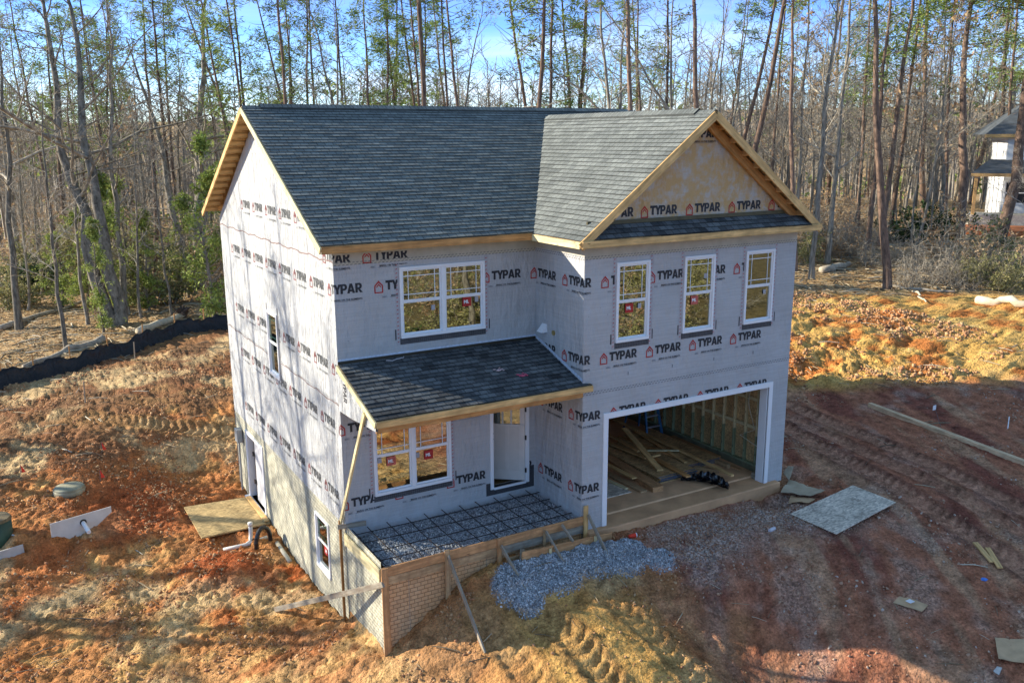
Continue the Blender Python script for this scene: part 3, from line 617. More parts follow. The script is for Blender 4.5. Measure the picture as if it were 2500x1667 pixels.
# ---------------------------------------------------------------- front door
q=MB(); fb(q,fM,3.49,3.57,.56,2.62,-.08,.03); fb(q,fM,4.42,4.52,.56,2.62,-.08,.03); fb(q,fM,3.57,4.42,2.56,2.64,-.08,.03); fb(q,fM,3.57,4.42,.55,.60,-.14,.05)
DF=q.build('door_frame',M_VIN,house,bevel=.004)
def leaf(hx,hy,z0,z1,w,ang,name='door',lites=True):
    """slab hinged at (hx,hy) reaching to -X rotated inwards"""
    ca,sa=math.cos(ang),math.sin(ang)
    def f(a,z,o=0): return (hx-a*ca-o*sa*1.0, hy+a*sa-o*ca, z)
    q=MB(); fb(q,f,0,w,z0,z1,-.045,0); d_=q.build(name,plain('door_paint',(.62,.57,.52),.45,.04),house)
    q=MB(); t=.01
    if lites:
        top=z1-.56; fb(q,f,.0,w,top-.05,top-.0,0,.03)                       # shelf under the lites
        for a,c in ((0,.13),(w-.13,w),(w/2-.045,w/2+.045)): fb(q,f,a,c,z0+.24,top-.06,0,t)
        fb(q,f,0,w,z0,z0+.235,0,t); fb(q,f,0,.11,top,z1,0,t); fb(q,f,w-.11,w,top,z1,0,t); fb(q,f,.11,w-.11,z1-.12,z1,0,t)
        for k in (1,2): a=.11+(w-.22)*k/3; fb(q,f,a-.02,a+.02,top,z1-.12,0,t)
        sub(q.build('panel_trim',plain('door_trim_paint',(.66,.61,.56),.45,.04)),d_)
        g=MB(); g.add([f(.11,top,.003),f(w-.11,top,.003),f(w-.11,z1-.12,.003),f(.11,z1-.12,.003)],[(0,1,2,3)]); sub(g.build('pane',M_GLASS),d_)
        for zz in (z0+.98,z0+1.12): sub(MB().tube([f(w-.08,zz,.0),f(w-.08,zz,.012)],.028,10).build('handle',M_BLK),d_)
    for zz in (z0+.2,z0+1.0,z1-.25): sub(MB().box(hx-.005,hx+.025,hy-.045,hy-.01,zz,zz+.11).build('hinge',M_BLK),d_)
    return d_
leaf(4.41,-.0,.61,2.54,.83,math.radians(38))
q=MB(); q.cm=0; fb(q,fM,3.38,4.66,.42,.555,.002,.006); fb(q,fM,3.38,3.485,.555,.72,.002,.006); fb(q,fM,4.525,4.66,.555,.95,.002,.006)
q.build('sill_tape',plain('dark_sill_tape_2',(.055,.055,.06),.5,.25,20),house)
# ---------------------------------------------------------------- foundation
q=wallmb(lambda a,z,o=0:(.02-o,a,z),-P+.02,DD,-2.9,.46,HF,.2); FO=q.build('foundation_side_wall',M_FL,house,label='cream patterned concrete foundation on the left side')
q=MB(); q.add([(0.02,-P+.02,-2.4),(4.72,-P+.02,-1.2),(4.72,-P+.02,.30),(0.02,-P+.02,.30)],[(0,1,2,3)]); q.build('porch_foundation_wall',M_FF,house,label='patterned concrete porch wall stained orange by mud')
q=MB(); q.box(.03,.17,-P+.03,-.03,-1.4,.14); q.box(.17,W1,-P+.03,-P+.17,-1.4,.14); q.build('foundation_ledge',M_DARK,house)
q=MB(); q.box(W1+.02,5.36,-P+.03,-P+.25,-.9,.16); q.box(10.2,W2-.02,-P+.03,-P+.4,-.9,.16); q.box(W2-.2,W2-.02,-P+.4,DD,-.9,.16); q.build('block_foundation',pattern('block_foundation',(.36,.31,.22),(.2,.2,.2)),house)
window(lambda a,z,o=0:(.02-o,a,z),1.205,2.154,-1.326,.032,1,[(1.45,-.85,'r')],flash=False,green=True)
fD=lambda a,z,o=0:(.02-o,a,z)
q=MB(); fb(q,fD,8.40,8.57,-1.86,.176,-.18,.03); fb(q,fD,6.71,6.82,-1.86,.176,-.18,.03); fb(q,fD,6.82,8.40,.08,.176,-.18,.03); fb(q,fD,6.60,8.60,-1.93,-1.86,-.2,.16); q.build('door_frame',M_VIN,house,bevel=.004)
q=MB(); fb(q,fD,6.84,8.0,-1.85,.06,-.12,-.08); bd=q.build('basement_door',plain('grey_door',(.50,.50,.53),.5,.05),house)
q=MB(); q.box(.09,.12,8.02,8.06,-1.85,.06); q.box(.04,.11,8.0,8.07,-.5,-.38); q.box(.04,.11,8.0,8.07,-1.35,-1.23); sub(q.build('hinge',M_BLK),bd)
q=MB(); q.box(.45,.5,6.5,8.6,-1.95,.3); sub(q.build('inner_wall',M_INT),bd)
# ---------------------------------------------------------------- interior shells
q=MB(); q.box(.12,W1,.12,DD-.1,.28,.45); q.box(.12,W2-.12,.12,DD-.1,3.1,3.2); q.box(4.95,W2-.12,-P+.15,.12,3.1,3.2); q.build('subfloor',M_OSB,house)
q=MB(); q.box(W1+.1,W2-.22,-P-.18,5.6,-.5,0.0); sl_=q.build('garage_slab',M_SLAB,house,bevel=.01)
q=MB(); q.add([(5.0,-1.50,.004),(10.5,-1.50,.004),(10.5,-1.47,.035),(5.0,-1.47,.035)],[(0,1,2,3)]); q.box(5.0,10.5,-1.47,5.5,.006,.035); q.box(4.95,10.6,-P-.185,-P-.15,-.02,.012); sub(q.build('slab_step',plain('dusty_slab_step',(.66,.39,.21),.85,.2,2)),sl_)
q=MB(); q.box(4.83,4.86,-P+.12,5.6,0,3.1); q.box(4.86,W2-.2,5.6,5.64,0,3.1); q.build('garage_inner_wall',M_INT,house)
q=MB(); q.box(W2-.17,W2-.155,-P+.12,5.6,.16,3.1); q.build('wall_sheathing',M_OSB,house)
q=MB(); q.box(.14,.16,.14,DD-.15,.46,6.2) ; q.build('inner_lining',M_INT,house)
y=-1.62
while y<5.5:
    board('stud',(W2-.21,y,.20),(W2-.21,y,3.05),.038,.09,M_PINE if y>3 else M_PALE,house,up=(1,0,0),bevel=0); 
    board('stud_foot',(W2-.2105,y,.20),(W2-.2105,y,.95),.040,.093,M_GRN,house,up=(1,0,0),bevel=0); y+=.405
for zz in (1.15,1.9): board('blocking',(W2-.2,-1.6,zz),(W2-.2,5.4,zz-.0),.05,.085,M_PALE,house,up=(0,0,1),bevel=0)
board('sill_plate',(W2-.22,-1.75,.18),(W2-.22,5.5,.18),.13,.04,M_GRN,house,bevel=0); q=MB(); q.box(W2-.30,W2-.15,-1.75,5.5,.0,.16); q.build('curb',plain('mossy_curb',(.18,.17,.10),.9,.3,4),house)
# garage opening trim
q=MB(); fb(q,fG,5.25,5.37,0.0,2.62,-.02,.03); fb(q,fG,10.21,10.33,-.06,2.62,-.02,.03); fb(q,fG,5.37,10.21,2.49,2.62,-.02,.03); fb(q,fG,10.19,10.212,-.05,2.49,-.26,-.02); fb(q,fG,5.37,5.392,0,2.49,-.26,-.02); q.build('garage_door_trim',M_VIN,house,bevel=.004)
# ---------------------------------------------------------------- roofs
def roof(name,o,a,Ln,b,S,m,ext=None,course=.143,raise_=.016,deck=.03,parent=house,**tg):
    o=np.array(o,float);a=np.array(a,float);b=np.array(b,float);b/=np.linalg.norm(b);a/=np.linalg.norm(a); n=np.cross(a,b); 
    if n[2]<0: n=-n
    me=MB(); UV=[]; nc=int(math.ceil(S/course)); r=random.Random(3)
    for i in range(nc):
        v0,v1=i*course,min(S,(i+1)*course); e0,e1=(ext(v0) if ext else (0,Ln)); f0,f1=(ext(v1) if ext else (0,Ln))
        nseg=max(1,int((e1-e0)/.55)); 
        for k in range(nseg):
            j0,j1=k/nseg,(k+1)/nseg
            p=lambda j,lo: (e0+(e1-e0)*j) if lo else (f0+(f1-f0)*j)
            rr=raise_*(1+.25*math.sin(i*2.1+k*1.7)); w0=.004*math.sin(i*1.3+k*.9); w1=.004*math.sin(i*1.3+(k+1)*.9)
            A=o+a*p(j0,1)+b*(v0+w0)+n*rr; B_=o+a*p(j1,1)+b*(v0+w1)+n*rr; C_=o+a*p(j1,0)+b*v1+n*.002; D_=o+a*p(j0,0)+b*v1+n*.002
            A0=o+a*p(j0,1)+b*(v0+w0)-n*(.004 if i else deck); B0=o+a*p(j1,1)+b*(v0+w1)-n*(.004 if i else deck)
            flip=np.cross(B_-A,D_-A)@n<0
            me.add([A,B_,C_,D_],[(0,3,2,1) if flip else (0,1,2,3)]); uv=[(p(j0,1),v0+.002),(p(j1,1),v0+.002),(p(j1,0),v1-.002),(p(j0,0),v1-.002)]; UV+= [uv[t] for t in ((0,3,2,1) if flip else (0,1,2,3))]
            me.add([A0,B0,B_,A],[(0,3,2,1) if flip else (0,1,2,3)]); UV+=[(p(j0,1),v0+.004)]*4
    ob=me.build(name,m,parent,**tg); uvl=ob.data.uv_layers.new(name='UVMap'); uvl.data.foreach_set('uv',[c for t in UV for c in t])
    dk=MB(); e0,e1=(ext(0) if ext else (0,Ln)); f0,f1=(ext(S) if ext else (0,Ln))
    c=[o+a*e0,o+a*e1,o+a*f1+b*S,o+a*f0+b*S]; dk.add([x-n*.006 for x in c]+[x-n*deck for x in c],[(0,1,2,3),(7,6,5,4),(4,5,1,0),(5,6,2,1),(6,7,3,2),(7,4,0,3)])
    d_=dk.build('deck',M_OSB); sub(d_,ob); return ob
kx=(9.20-6.45)/(4.888+.42); S1=math.hypot(4.888+.42,2.75); bm_=(0,1,kx)
roof('main_roof',(-.36,-.42,6.45),(1,0,0),W2+.72,(0,1,kx),S1,M_SH,label='dark slate shingle slope of the main roof')
roof('main_roof',(-.36,DD+.42,6.43),(1,0,0),W2+.72,(0,-1,kx),S1,M_SH)
GX0,GX1=4.365,11.19; S2=math.hypot(7.776-GX0,9.0-6.425)
roof('garage_roof',(GX0,-2.27,6.425),(0,1,0),7.2,(1,0,.755),S2,M_SH,label='sunlit grey left slope of the garage gable roof')
roof('garage_roof',(GX1,-2.27,6.425),(0,1,0),7.2,(-1,0,.755),S2,M_SH)
pk=(3.993-3.34)/2.0; Sp=math.hypot(2.0,.653)
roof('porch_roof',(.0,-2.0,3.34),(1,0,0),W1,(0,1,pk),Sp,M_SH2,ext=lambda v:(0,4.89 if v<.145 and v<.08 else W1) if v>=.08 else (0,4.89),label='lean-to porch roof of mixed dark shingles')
rp_=lambda z:(4.365+(z-6.425)/.756+.06)
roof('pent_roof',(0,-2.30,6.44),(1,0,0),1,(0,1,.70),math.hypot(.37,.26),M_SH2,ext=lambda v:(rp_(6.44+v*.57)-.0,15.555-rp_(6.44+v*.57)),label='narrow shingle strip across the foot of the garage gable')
# ridge caps / vents
def cap(p0,p1,side,drop,m=M_SH,w=.16,h=.035):
    p0=np.array(p0,float);p1=np.array(p1,float); side=np.array(side,float); L_=np.linalg.norm(p1-p0); d=(p1-p0)/L_; q=MB(); UV=[]; n=int(L_/.22); 
    for s_ in (1,-1):
        for i in range(n):
            a=p0+d*L_*i/n; c=p0+d*L_*(i+1)/n; e=side*s_*w+np.array([0,0,-drop*w]); u=np.array([0,0,h]); j=np.array([0,0,.008])
            q.add([a+u+j,c+u,c+e+u,a+e+u+j,a+e-np.array([0,0,.01]),c+e-np.array([0,0,.01])],[(0,1,2,3),(3,2,5,4)]); UV+=[(i*.19,0),(i*.19+.18,0),(i*.19+.18,.14),(i*.19,.14)]+[(i*.19,.0)]*4
    ob=q.build('ridge_cap',m,house); uvl=ob.data.uv_layers.new(name='UVMap'); uvl.data.foreach_set('uv',[c for t in UV for c in t])
cap((-.36,4.888,9.205),(W2+.36,4.888,9.205),(0,1,0),.52,h=.006,w=.15); cap((.05,4.888,9.21),(W2,4.888,9.21),(0,1,0),.52,h=.045,w=.17)
cap((7.776,-2.27,9.0),(7.776,4.5,9.0),(1,0,0),.755,h=.008,w=.15); cap((7.776,-1.75,9.005),(7.776,4.3,9.005),(1,0,0),.755,h=.04,w=.15)
# fascia and barge boards
board('fascia',(-.36,-.44,6.365),(4.37,-.44,6.365),.035,.14,M_PINEO,house)
board('fascia',(GX0-.02,-2.27,6.345),(GX0-.02,-.43,6.345),.035,.14,M_PALE,house)
board('fascia',(GX1+.02,-2.27,6.345),(GX1+.02,-.1,6.345),.035,.14,M_PALE,house)
board('fascia',(GX0+.0,-2.325,6.355),(GX1,-2.325,6.355),.035,.135,M_PINE,house)
board('fascia',(-.0,-2.02,3.265),(4.89,-2.02,3.265),.035,.125,M_PINE,house)
board('porch_header',(0.02,-1.93,3.15),(4.69,-1.93,3.15),.04,.14,M_PINEO,house)
def barge(a,b,th,ht,m,name='barge_board'):
    return board(name,a,b,th,ht,m,house)
sn=1/math.hypot(1,kx); dz=.075/sn*1.0
barge((-.38,-.44,6.45-dz-.01),(-.38,4.888,9.20-dz),.035,.14,M_PALE); barge((-.38,DD+.44,6.43-dz-.01),(-.38,4.888,9.20-dz),.035,.14,M_PINE)
barge((GX0-.02,-2.29,6.41-.10),(7.776,-2.29,9.0-.10),.035,.17,M_PINE); barge((GX1+.02,-2.29,6.41-.10),(7.776,-2.29,9.0-.10),.035,.17,M_PINE)
barge((GX0+.35,-1.99,6.66-.20),(7.776,-1.99,9.0-.22),.09,.19,M_PINEO,'rake_rafter'); barge((GX1-.35,-1.99,6.66-.20),(7.776,-1.99,9.0-.22),.09,.19,M_PINEO,'rake_rafter')
barge((-.02,.0,3.993-.07),(-.02,-2.03,3.34-.075),.035,.12,M_PALE)
for i in range(14):      # lookouts under the left rake
    t=(i+.5)/14
    for y0,y1 in ((-.3,4.75),(DD+.3,5.03)):
        y=y0+(y1-y0)*t; z=6.45+kx*((y+.42) if y<4.888 else (DD+.42-y))-.115
        board('lookout',(-.36,y,z),(0,y,z),.04,.12,M_PINE,house,bevel=0)
for i in range(8):
    t=(i+.6)/8
    for x0,x1 in ((GX0+.3,7.6),(GX1-.3,7.95)):
        x=x0+(x1-x0)*t; z=zc(x)-.12; board('lookout',(x,-2.27,z),(x,-1.95,z),.04,.11,M_PINEO,house,bevel=0)
# soffit rafters tails of the recessed front and garage side (seen from below only) and flashings
q=MB(); q.box(4.73,10.82,-1.965,-P-.003,6.695,6.775); q.build('pent_flashing',plain('olive_flashing',(.09,.075,.04),.4,.2),house)
q=MB(); q.box(.0,W1-.01,-.03,-.003,3.985,4.045); q.build('roof_flashing',M_DARK,house)
q=MB(); fb(q,fM,0.0,W1,4.05,4.09,.002,.006); q.add([fS(0,4.0+.03,.012),fS(-P,3.373+.03,.012),fS(-P,3.373+.10,.012),fS(0,4.0+.10,.012)],[(0,1,2,3)]); q.build('wall_tape',plain('pale_blue_tape',(.50,.56,.66),.6,.2,20),house)
# porch end closure (wrapped triangle)
q=MB(); q.add([(-.012,-.0,3.92),(-.012,-2.0,3.26),(-.012,-2.0,3.14),(-.012,-1.4,3.10),(-.012,-.7,3.04),(-.012,-.0,3.02),(.03,0,3.92),(.03,-2.0,3.26),(.03,-2,3.14),(.03,-1.4,3.10),(.03,-.7,3.04),(.03,0,3.02)],[(0,1,2,3,4,5),(11,10,9,8,7,6),(2,8,9,3),(3,9,10,4),(4,10,11,5)]); pc=q.build('porch_gable_wrap',M_WL,house)
q=MB()
bm=bmesh.new(); word(bm,0,0,.19); bmesh.ops.triangulate(bm,faces=bm.faces)
for f in bm.faces: q.add([(-.0135,-.30+ -v.co.y*1.0-.0,3.80-v.co.x*.72) for v in f.verts],[(0,1,2)])
bm.free(); sub(q.build('printed_lettering',M_INK),pc)
# dryer vent hood and pipe stub on the return wall
q=MB(); V_=[(W1,-.28,4.22),(W1,-.50,4.22),(W1-.14,-.28,4.22),(W1-.14,-.50,4.22),(W1,-.30,4.40),(W1,-.48,4.40)]; q.add(V_,[(0,1,3,2),(2,3,5,4),(0,2,4),(1,5,3)]); q.build('vent_hood',M_VIN,house)
q=MB(); q.tube([(W1,-.78,4.26),(W1-.03,-.78,4.26)],.055,14); q.build('pipe_stub',plain('ochre_plastic',(.30,.22,.08),.6),house)
# meter box and conduit at the rear left corner
q=MB(); q.box(-.16,.0,8.95,9.25,-.35,.05); q.tube([(-.08,9.1,-.35),(-.08,9.12,-1.95)],.03,8); q.build('meter_box',plain('grey_metal',(.33,.34,.34),.4,.1),house,bevel=.01)
# interior lamp on a stud
q=MB(); q.cyl((W2-.30,1.05,2.28),.05,.10,10); q.cyl((W2-.30,1.05,2.38),.03,.04,8); q.build('wall_lamp',M_BLK,house)
# ---------------------------------------------------------------- site objects
def at_z(u,v,z): d=ray(u,v); return CAM+d*(z-CAM[2])/d[2]
rng=np.random.default_rng(7)
def stuff(name,V,F,m,label=None,smooth=False,mi=None):
    o=D.objects.new(name,fastmesh(name,V,F,m,smooth,mi)); return link(o,kind='stuff',**({'label':label} if label else {}))
# porch form
pf=thing('porch_formwork','plank formwork with stakes and diagonal braces around the gravel filled porch','formwork',(2.3,-1.95,-.5))
board('form_board',(.0,-1.955,.26),(1.42,-1.955,.27),.035,.20,M_OLDO,pf,label='reddish top form board at the corner')
board('form_board',(1.42,-1.957,.27),(4.74,-1.957,.27),.035,.20,M_OLDO,pf)
board('form_board',(.02,-1.945,.065),(2.62,-1.945,.075),.035,.17,M_OLD,pf); board('form_board',(2.64,-1.945,.075),(4.72,-1.945,.07),.035,.17,M_GREYW,pf)
board('form_board',(-.022,.02,.19),(-.022,-1.93,.20),.035,.26,M_PALE,pf,label='pale yellow side form board')
for x,z0,z1,wd,m_ in ((.055,-1.55,.36,.14,M_OLDO),(1.40,-.95,.42,.11,M_OLD),(2.60,-.5,.38,.10,M_OLDO),(3.70,-.35,.30,.06,M_OLD),(4.77,-.2,.62,.11,M_PINE)):
    board('stake',(x,-1.995,z0),(x,-1.995,z1),wd,.035,m_,pf,up=(0,1,0))
for a,b_,wd in (((1.40,-2.03,.30),(1.42,-3.5,zat(1.42,-3.5)-.03),.10),((2.62,-2.03,.22),(2.68,-2.9,zat(2.68,-2.9)-.03),.09),((3.72,-2.03,.28),(3.76,-2.62,zat(3.76,-2.62)-.02),.07),((4.12,-2.03,.34),(4.2,-2.35,.06),.07),((4.80,-2.04,.42),(4.82,-2.75,zat(4.82,-2.75)-.05),.09)):
    board('brace',a,b_,wd,.035,M_GREYW,pf,up=(1,0,0))
board('kicker_board',(2.95,-2.32,zat(2.95,-2.32)+.10),(5.25,-2.3,zat(5.2,-2.3)+.12),.04,.19,M_OLDO,pf); board('kicker_board',(2.7,-2.12,-.12),(3.6,-2.10,-.1),.04,.15,M_OLD,pf)
for x in (3.62,4.78): board('peg',(x,-2.36,-.35),(x,-2.36,.05),.06,.035,M_PALE,pf,up=(0,1,0))
board('spreader',(2.95,-2.3,-.05),(3.15,-2.0,0),.09,.035,M_GREYW,pf)
e=G(672,1490); t=thing('leaning_plank','long grey plank slanting from the porch corner down to the dirt on the left','plank',(-1,-1.5,-2)); board('board',(.0,-2.03,.06),(e[0],e[1],e[2]+.03),.045,.11,M_GREYW,t,up=(0,0,1))
t=thing('corner_post','thin brown post standing against the foundation below the front corner','post',(-.08,.16,-2)); board('post',(-.07,.16,-2.05),(-.07,.16,.56),.06,.05,wood('brown_post',(.34,.17,.06)),t,up=(1,0,0)); board('cleat',(-.16,.05,.47),(.42,-.10,.49),.04,.10,M_GREYW,t)
t=thing('diagonal_prop','pale yellow board propping the corner of the porch roof','prop',(-.05,0,.5)); board('board',(-.055,.17,.50),(-.055,-1.56,3.38),.09,.04,M_PALE,t,up=(1,0,0))
# rebar mat
rb=thing('rebar_grid','mat of dark steel bars laid over the porch gravel','rebar grid',(2.3,-1,.33)); M_REB=plain('dark_rebar',(.035,.028,.026),.6,.4,20)
for x in (.14,.47,.92,1.38,1.80,2.23,2.67,3.08,3.56,3.98,4.42):
    j=rng.uniform(-.03,.03); MB().tube([(x,-.02,.36),(x+j*.5,-.9,.33),(x+j,-1.86,.335)],.011,5).build('rebar',M_REB,rb)
for y in (-.21,-.67,-1.15,-1.58): MB().tube([(.02,y+.02,.322),(2.3,y-.01,.315),(4.68,y,.322)],.011,5).build('rebar',M_REB,rb)
# gravel
M_STN=None
def stonemat(name,stops,rough=.85):
    m,nt,b=mat(name,rough,.25); g=nt.nodes.new('ShaderNodeNewGeometry'); c=ramp(nt,g.outputs['Random Per Island'],stops); base(nt,b,mixc(nt,1,c,ramp(nt,noise(nt,coords(nt),30,2),[(.3,.75),(.7,1.15)]),'MULTIPLY')); return m
M_GRV=stonemat('blue_grey_gravel',[(0,(.14,.15,.165)),(.5,(.34,.36,.39)),(.85,(.52,.55,.58)),(1,(.72,.74,.76))])
M_CLOD=stonemat('clay_clods',[(0,(.26,.13,.07)),(.35,(.45,.24,.12)),(.7,(.56,.36,.19)),(1,(.42,.19,.09))],.95)
M_CLODD=stonemat('dark_clods',[(0,(.24,.11,.07)),(.5,(.42,.22,.13)),(.85,(.52,.36,.25)),(1,(.55,.48,.42))],.95)
RV,RF=rockt(3); RV2,RF2=rockt(9)
n=11000; px=rng.uniform(.19,4.68,n); py=rng.uniform(-1.74,-.02,n); gz=lambda x,y: .19+.05*fbm(x,y,1.6,201)+.03*vnoise(x,y,4,205)-.10*sst(.7,.15,x)*sst(-1.2,-.3,y)
V,F=scatter(RV,RF,np.stack([px,py,gz(px,py)],1),rng.uniform(.028,.062,(n,3)),rng=rng)
stuff('porch_gravel',V,F,M_GRV,'loose blue grey gravel filling the porch form')
xs=np.linspace(.18,4.70,80); ys=np.linspace(-1.78,.0,34); XX,YY=np.meshgrid(xs,ys); ZZ=gz(XX,YY)-.01; I=np.arange(XX.size).reshape(XX.shape)
o=D.objects.new('gravel_bed',fastmesh('gravel_bed',np.stack([XX.ravel(),YY.ravel(),ZZ.ravel()],1),np.stack([I[:-1,:-1],I[:-1,1:],I[1:,1:],I[1:,:-1]],-1).reshape(-1,4),plain('gravel_bed',(.18,.19,.21),.9,.6,40,bs=.6),True)); link(o,kind='structure')
cx=rng.uniform(2.0,7.0,60000); cy=rng.uniform(-5.2,-2.05,60000); g1=samp(grpile,cx,cy); k=(rng.uniform(size=60000)<g1**1.3*1.0+.03*(g1>.01))&(g1>.02); cx,cy=cx[k][:15000],cy[k][:15000]
V,F=scatter(RV2,RF2,np.stack([cx,cy,HZ(cx,cy)+.008],1),(.018+.045*rng.uniform(size=len(cx))**2)[:,None]*rng.uniform(.7,1.2,(len(cx),3)),rng=rng); stuff('gravel_pile',V,F,M_GRV,'spilled pile of blue grey gravel below the porch form')
cx=rng.uniform(5.0,14,70000); cy=rng.uniform(-11,-2.1,70000); g1=np.maximum(samp(grapr,cx,cy),.12*samp(gr,cx,cy)); k=(rng.uniform(size=70000)<g1*.6)&(g1>.03); cx,cy=cx[k][:14000],cy[k][:14000]
V,F=scatter(RV,RF,np.stack([cx,cy,HZ(cx,cy)+.004],1),rng.uniform(.015,.06,(len(cx),3)),rng=rng); stuff('driveway_stones',V,F,M_CLODD,'crushed stone and mud in front of the garage')
# clods
def clods(name,n,x0,x1,y0,y1,dens,m,lo,hi,label):
    cx=rng.uniform(x0,x1,n*4); cy=rng.uniform(y0,y1,n*4); d=dens(cx,cy); ok=(rng.uniform(size=n*4)<d)&~((cx>-.35)&(cx<11)&(cy>-2.1)&(cy<10)); cx,cy=cx[ok][:n],cy[ok][:n]
    s=lo+(hi-lo)*rng.uniform(size=len(cx))**4; V,F=scatter(RV,RF,np.stack([cx,cy,HZ(cx,cy)+s*.12],1),s[:,None]*rng.uniform(.6,1.1,(len(cx),3)),rng=rng); return stuff(name,V,F,m,label)
RO=rough*(1-drive)*(1-grpile)*(1-trk)*(1-midg*.8); DRr=drive*(1-trk)
clods('clay_clods',24000,-9,4,-8,22,lambda x,y: samp(RO,x,y)*sst(.44,.58,fbm(x,y,1.0,77,4)),M_CLOD,.02,.13,'loose red and tan clay clods on the left lot')
clods('mound_clods',3500,0,6,-6.5,-2.1,lambda x,y: samp(RO,x,y)*sst(.42,.55,fbm(x,y,1.3,78,4)),M_CLOD,.02,.11,'small clods on the mound below the porch')
clods('bank_clods',9000,11,26,.5,12,lambda x,y: samp(bankr,x,y)*sst(.46,.58,fbm(x,y,.8,79,4)),M_CLOD,.04,.22,'clay clods on the bank beside the drive')
clods('drive_clods',9000,6,24,-11,4,lambda x,y: samp(DRr,x,y)*sst(.46,.62,fbm(x,y,.9,80,4)),M_CLODD,.02,.11,'dark clods and stones pressed into the muddy drive')
# sticks and litter on the ground
def sticks(name,n,x0,x1,y0,y1,dens,m,l0,l1,label,lift=.02):
    cx=rng.uniform(x0,x1,n*4); cy=rng.uniform(y0,y1,n*4); ok=(rng.uniform(size=n*4)<dens(cx,cy))&~((cx>-.5)&(cx<11.2)&(cy>-2.2)&(cy<10)); cx,cy=cx[ok][:n],cy[ok][:n]; n=len(cx)
    tv=np.array([(-.5,-.5,-.5),(-.5,.5,-.5),(-.5,0,.5),(.5,-.3,-.3),(.5,.3,-.3),(.5,0,.3),(0,-.2,.9),(0,.9,.3),(0,.2,1.6)],float); tf=np.array([(0,6,7,1),(1,7,8,2),(2,8,6,0),(6,3,4,7),(7,4,5,8),(8,5,3,6)])
    ln=l0+(l1-l0)*rng.uniform(size=n)**2; th=ln*rng.uniform(.02,.045,n)
    V,F=scatter(tv,tf,np.stack([cx,cy,HZ(cx,cy)+lift],1),np.stack([ln,th,th],1),rot=rng.uniform(0,6.28,n)); return stuff(name,V,F,m,label)
M_STK=stonemat('dry_sticks',[(0,(.12,.09,.06)),(.5,(.34,.26,.16)),(.85,(.52,.43,.29)),(1,(.62,.56,.44))])
sticks('ground_sticks',3000,-9,26,-9,24,lambda x,y: .12+.5*samp(bankr,x,y)+.25*sst(9,16,y),M_STK,.12,.8,'roots and sticks scattered over the bare soil')
sticks('forest_sticks',14000,-20,48,8,60,lambda x,y: np.clip(samp(wood_m,x,y),0,1)*sst(62,15,y),M_STK,.15,1.3,'dry sticks and brush lying on the forest floor',.04)
LV=np.array([(-.5,-.3,0),(.0,-.5,.12),(.5,0,.02),(.05,.5,.14)],float); LF=np.array([(0,1,2,3)])
M_LEAF=stonemat('fallen_leaves',[(0,(.14,.07,.035)),(.35,(.34,.20,.09)),(.7,(.50,.36,.18)),(1,(.62,.50,.32))]); 
cx=rng.uniform(-22,52,300000); cy=rng.uniform(8,56,300000); ok=(rng.uniform(size=300000)<samp(wood_m,cx,cy)*sst(60,12,np.hypot(cx-5,cy-5)-5)*1.4)&~((cx>-1)&(cx<11.5)&(cy<10.5)); cx,cy=cx[ok][:60000],cy[ok][:60000]
V,F=scatter(LV,LF,np.stack([cx,cy,HZ(cx,cy)+.03],1),np.repeat(rng.uniform(.08,.2,(len(cx),1)),3,1),rot=rng.uniform(0,6.28,len(cx))); stuff('leaf_litter',V,F,M_LEAF,'brown and tan fallen leaves covering the woodland floor')
# --------------------------------------------------- sheet goods and scraps
def sheet(name,c4_,th,m,label,cat,sagz=0,sub=6):
    """board from four ground corners (x,y), draped at plane through corners"""
    c=[np.array(q,float) for q in c4_]; q=MB(); 
    q.add(c+[p-np.array([0,0,th]) for p in c],[(0,1,2,3),(7,6,5,4),(4,5,1,0),(5,6,2,1),(6,7,3,2),(7,4,0,3)])
    bmq=q.mesh(name,m); o=D.objects.new(name,bmq); link(o); 
    bmx=bmesh.new(); bmx.from_mesh(bmq); bmesh.ops.recalc_face_normals(bmx,faces=bmx.faces); bmx.to_mesh(bmq); bmx.free(); return tag(o,label,cat)
def gp(u,v,dz=.03): p=G(u,v); return (p[0],p[1],p[2]+dz)
zo=.0
sheet('strand_board_sheet',[at_z(1930,1253,-.10),at_z(2042,1302,-.12),at_z(2187,1225,.0),at_z(2082,1184,-.0)],.02,M_OSBG,'grey weathered sheet of strand board lying on the muddy drive','board sheet')
sheet('ramp_panel',[at_z(449,1237,-1.86),at_z(606,1212,-1.86),at_z(660,1275,-1.86),at_z(492,1312,-1.86)],.04,M_OSBY,'tan panel lying as a doorstep outside the basement door','panel')
board('doorstep_plank',tuple(at_z(606,1212,-1.83)),tuple(at_z(652,1272,-1.83)),.14,.04,M_PINE,None,label='pine plank between the basement door sill and the tan panel',category='plank')
M_CARD=plain('cardboard',(.56,.38,.22),.85,.15,5)
def drape(name,corners,m,label,cat,dz=.02,n=10,am=.03,sd=1):
    c=[np.array(p[:2]) for p in corners]; q=MB(); top=[]
    for i in range(n+1):
        for j in range(n+1):
            s,t_=i/n,j/n; p=(c[0]*(1-s)+c[1]*s)*(1-t_)+(c[3]*(1-s)+c[2]*s)*t_
            z=h1(*p)*.0+zat(*p)*.5+np.mean([zat(*k) for k in c])*.5+dz+am*float(fbm(p[0],p[1],2.2,sd)); top.append((p[0],p[1],z))
    N=(n+1)**2; q.v=top+[(a,b_,z-.008) for a,b_,z in top]
    for i in range(n):
        for j in range(n): a=i*(n+1)+j; q.f+=[(a,a+n+1,a+n+2,a+1),(N+a+1,N+a+n+2,N+a+n+1,N+a)]; q.mi+=[0,0]
    return q.build(name,m,None,True,label=label,cat=cat)
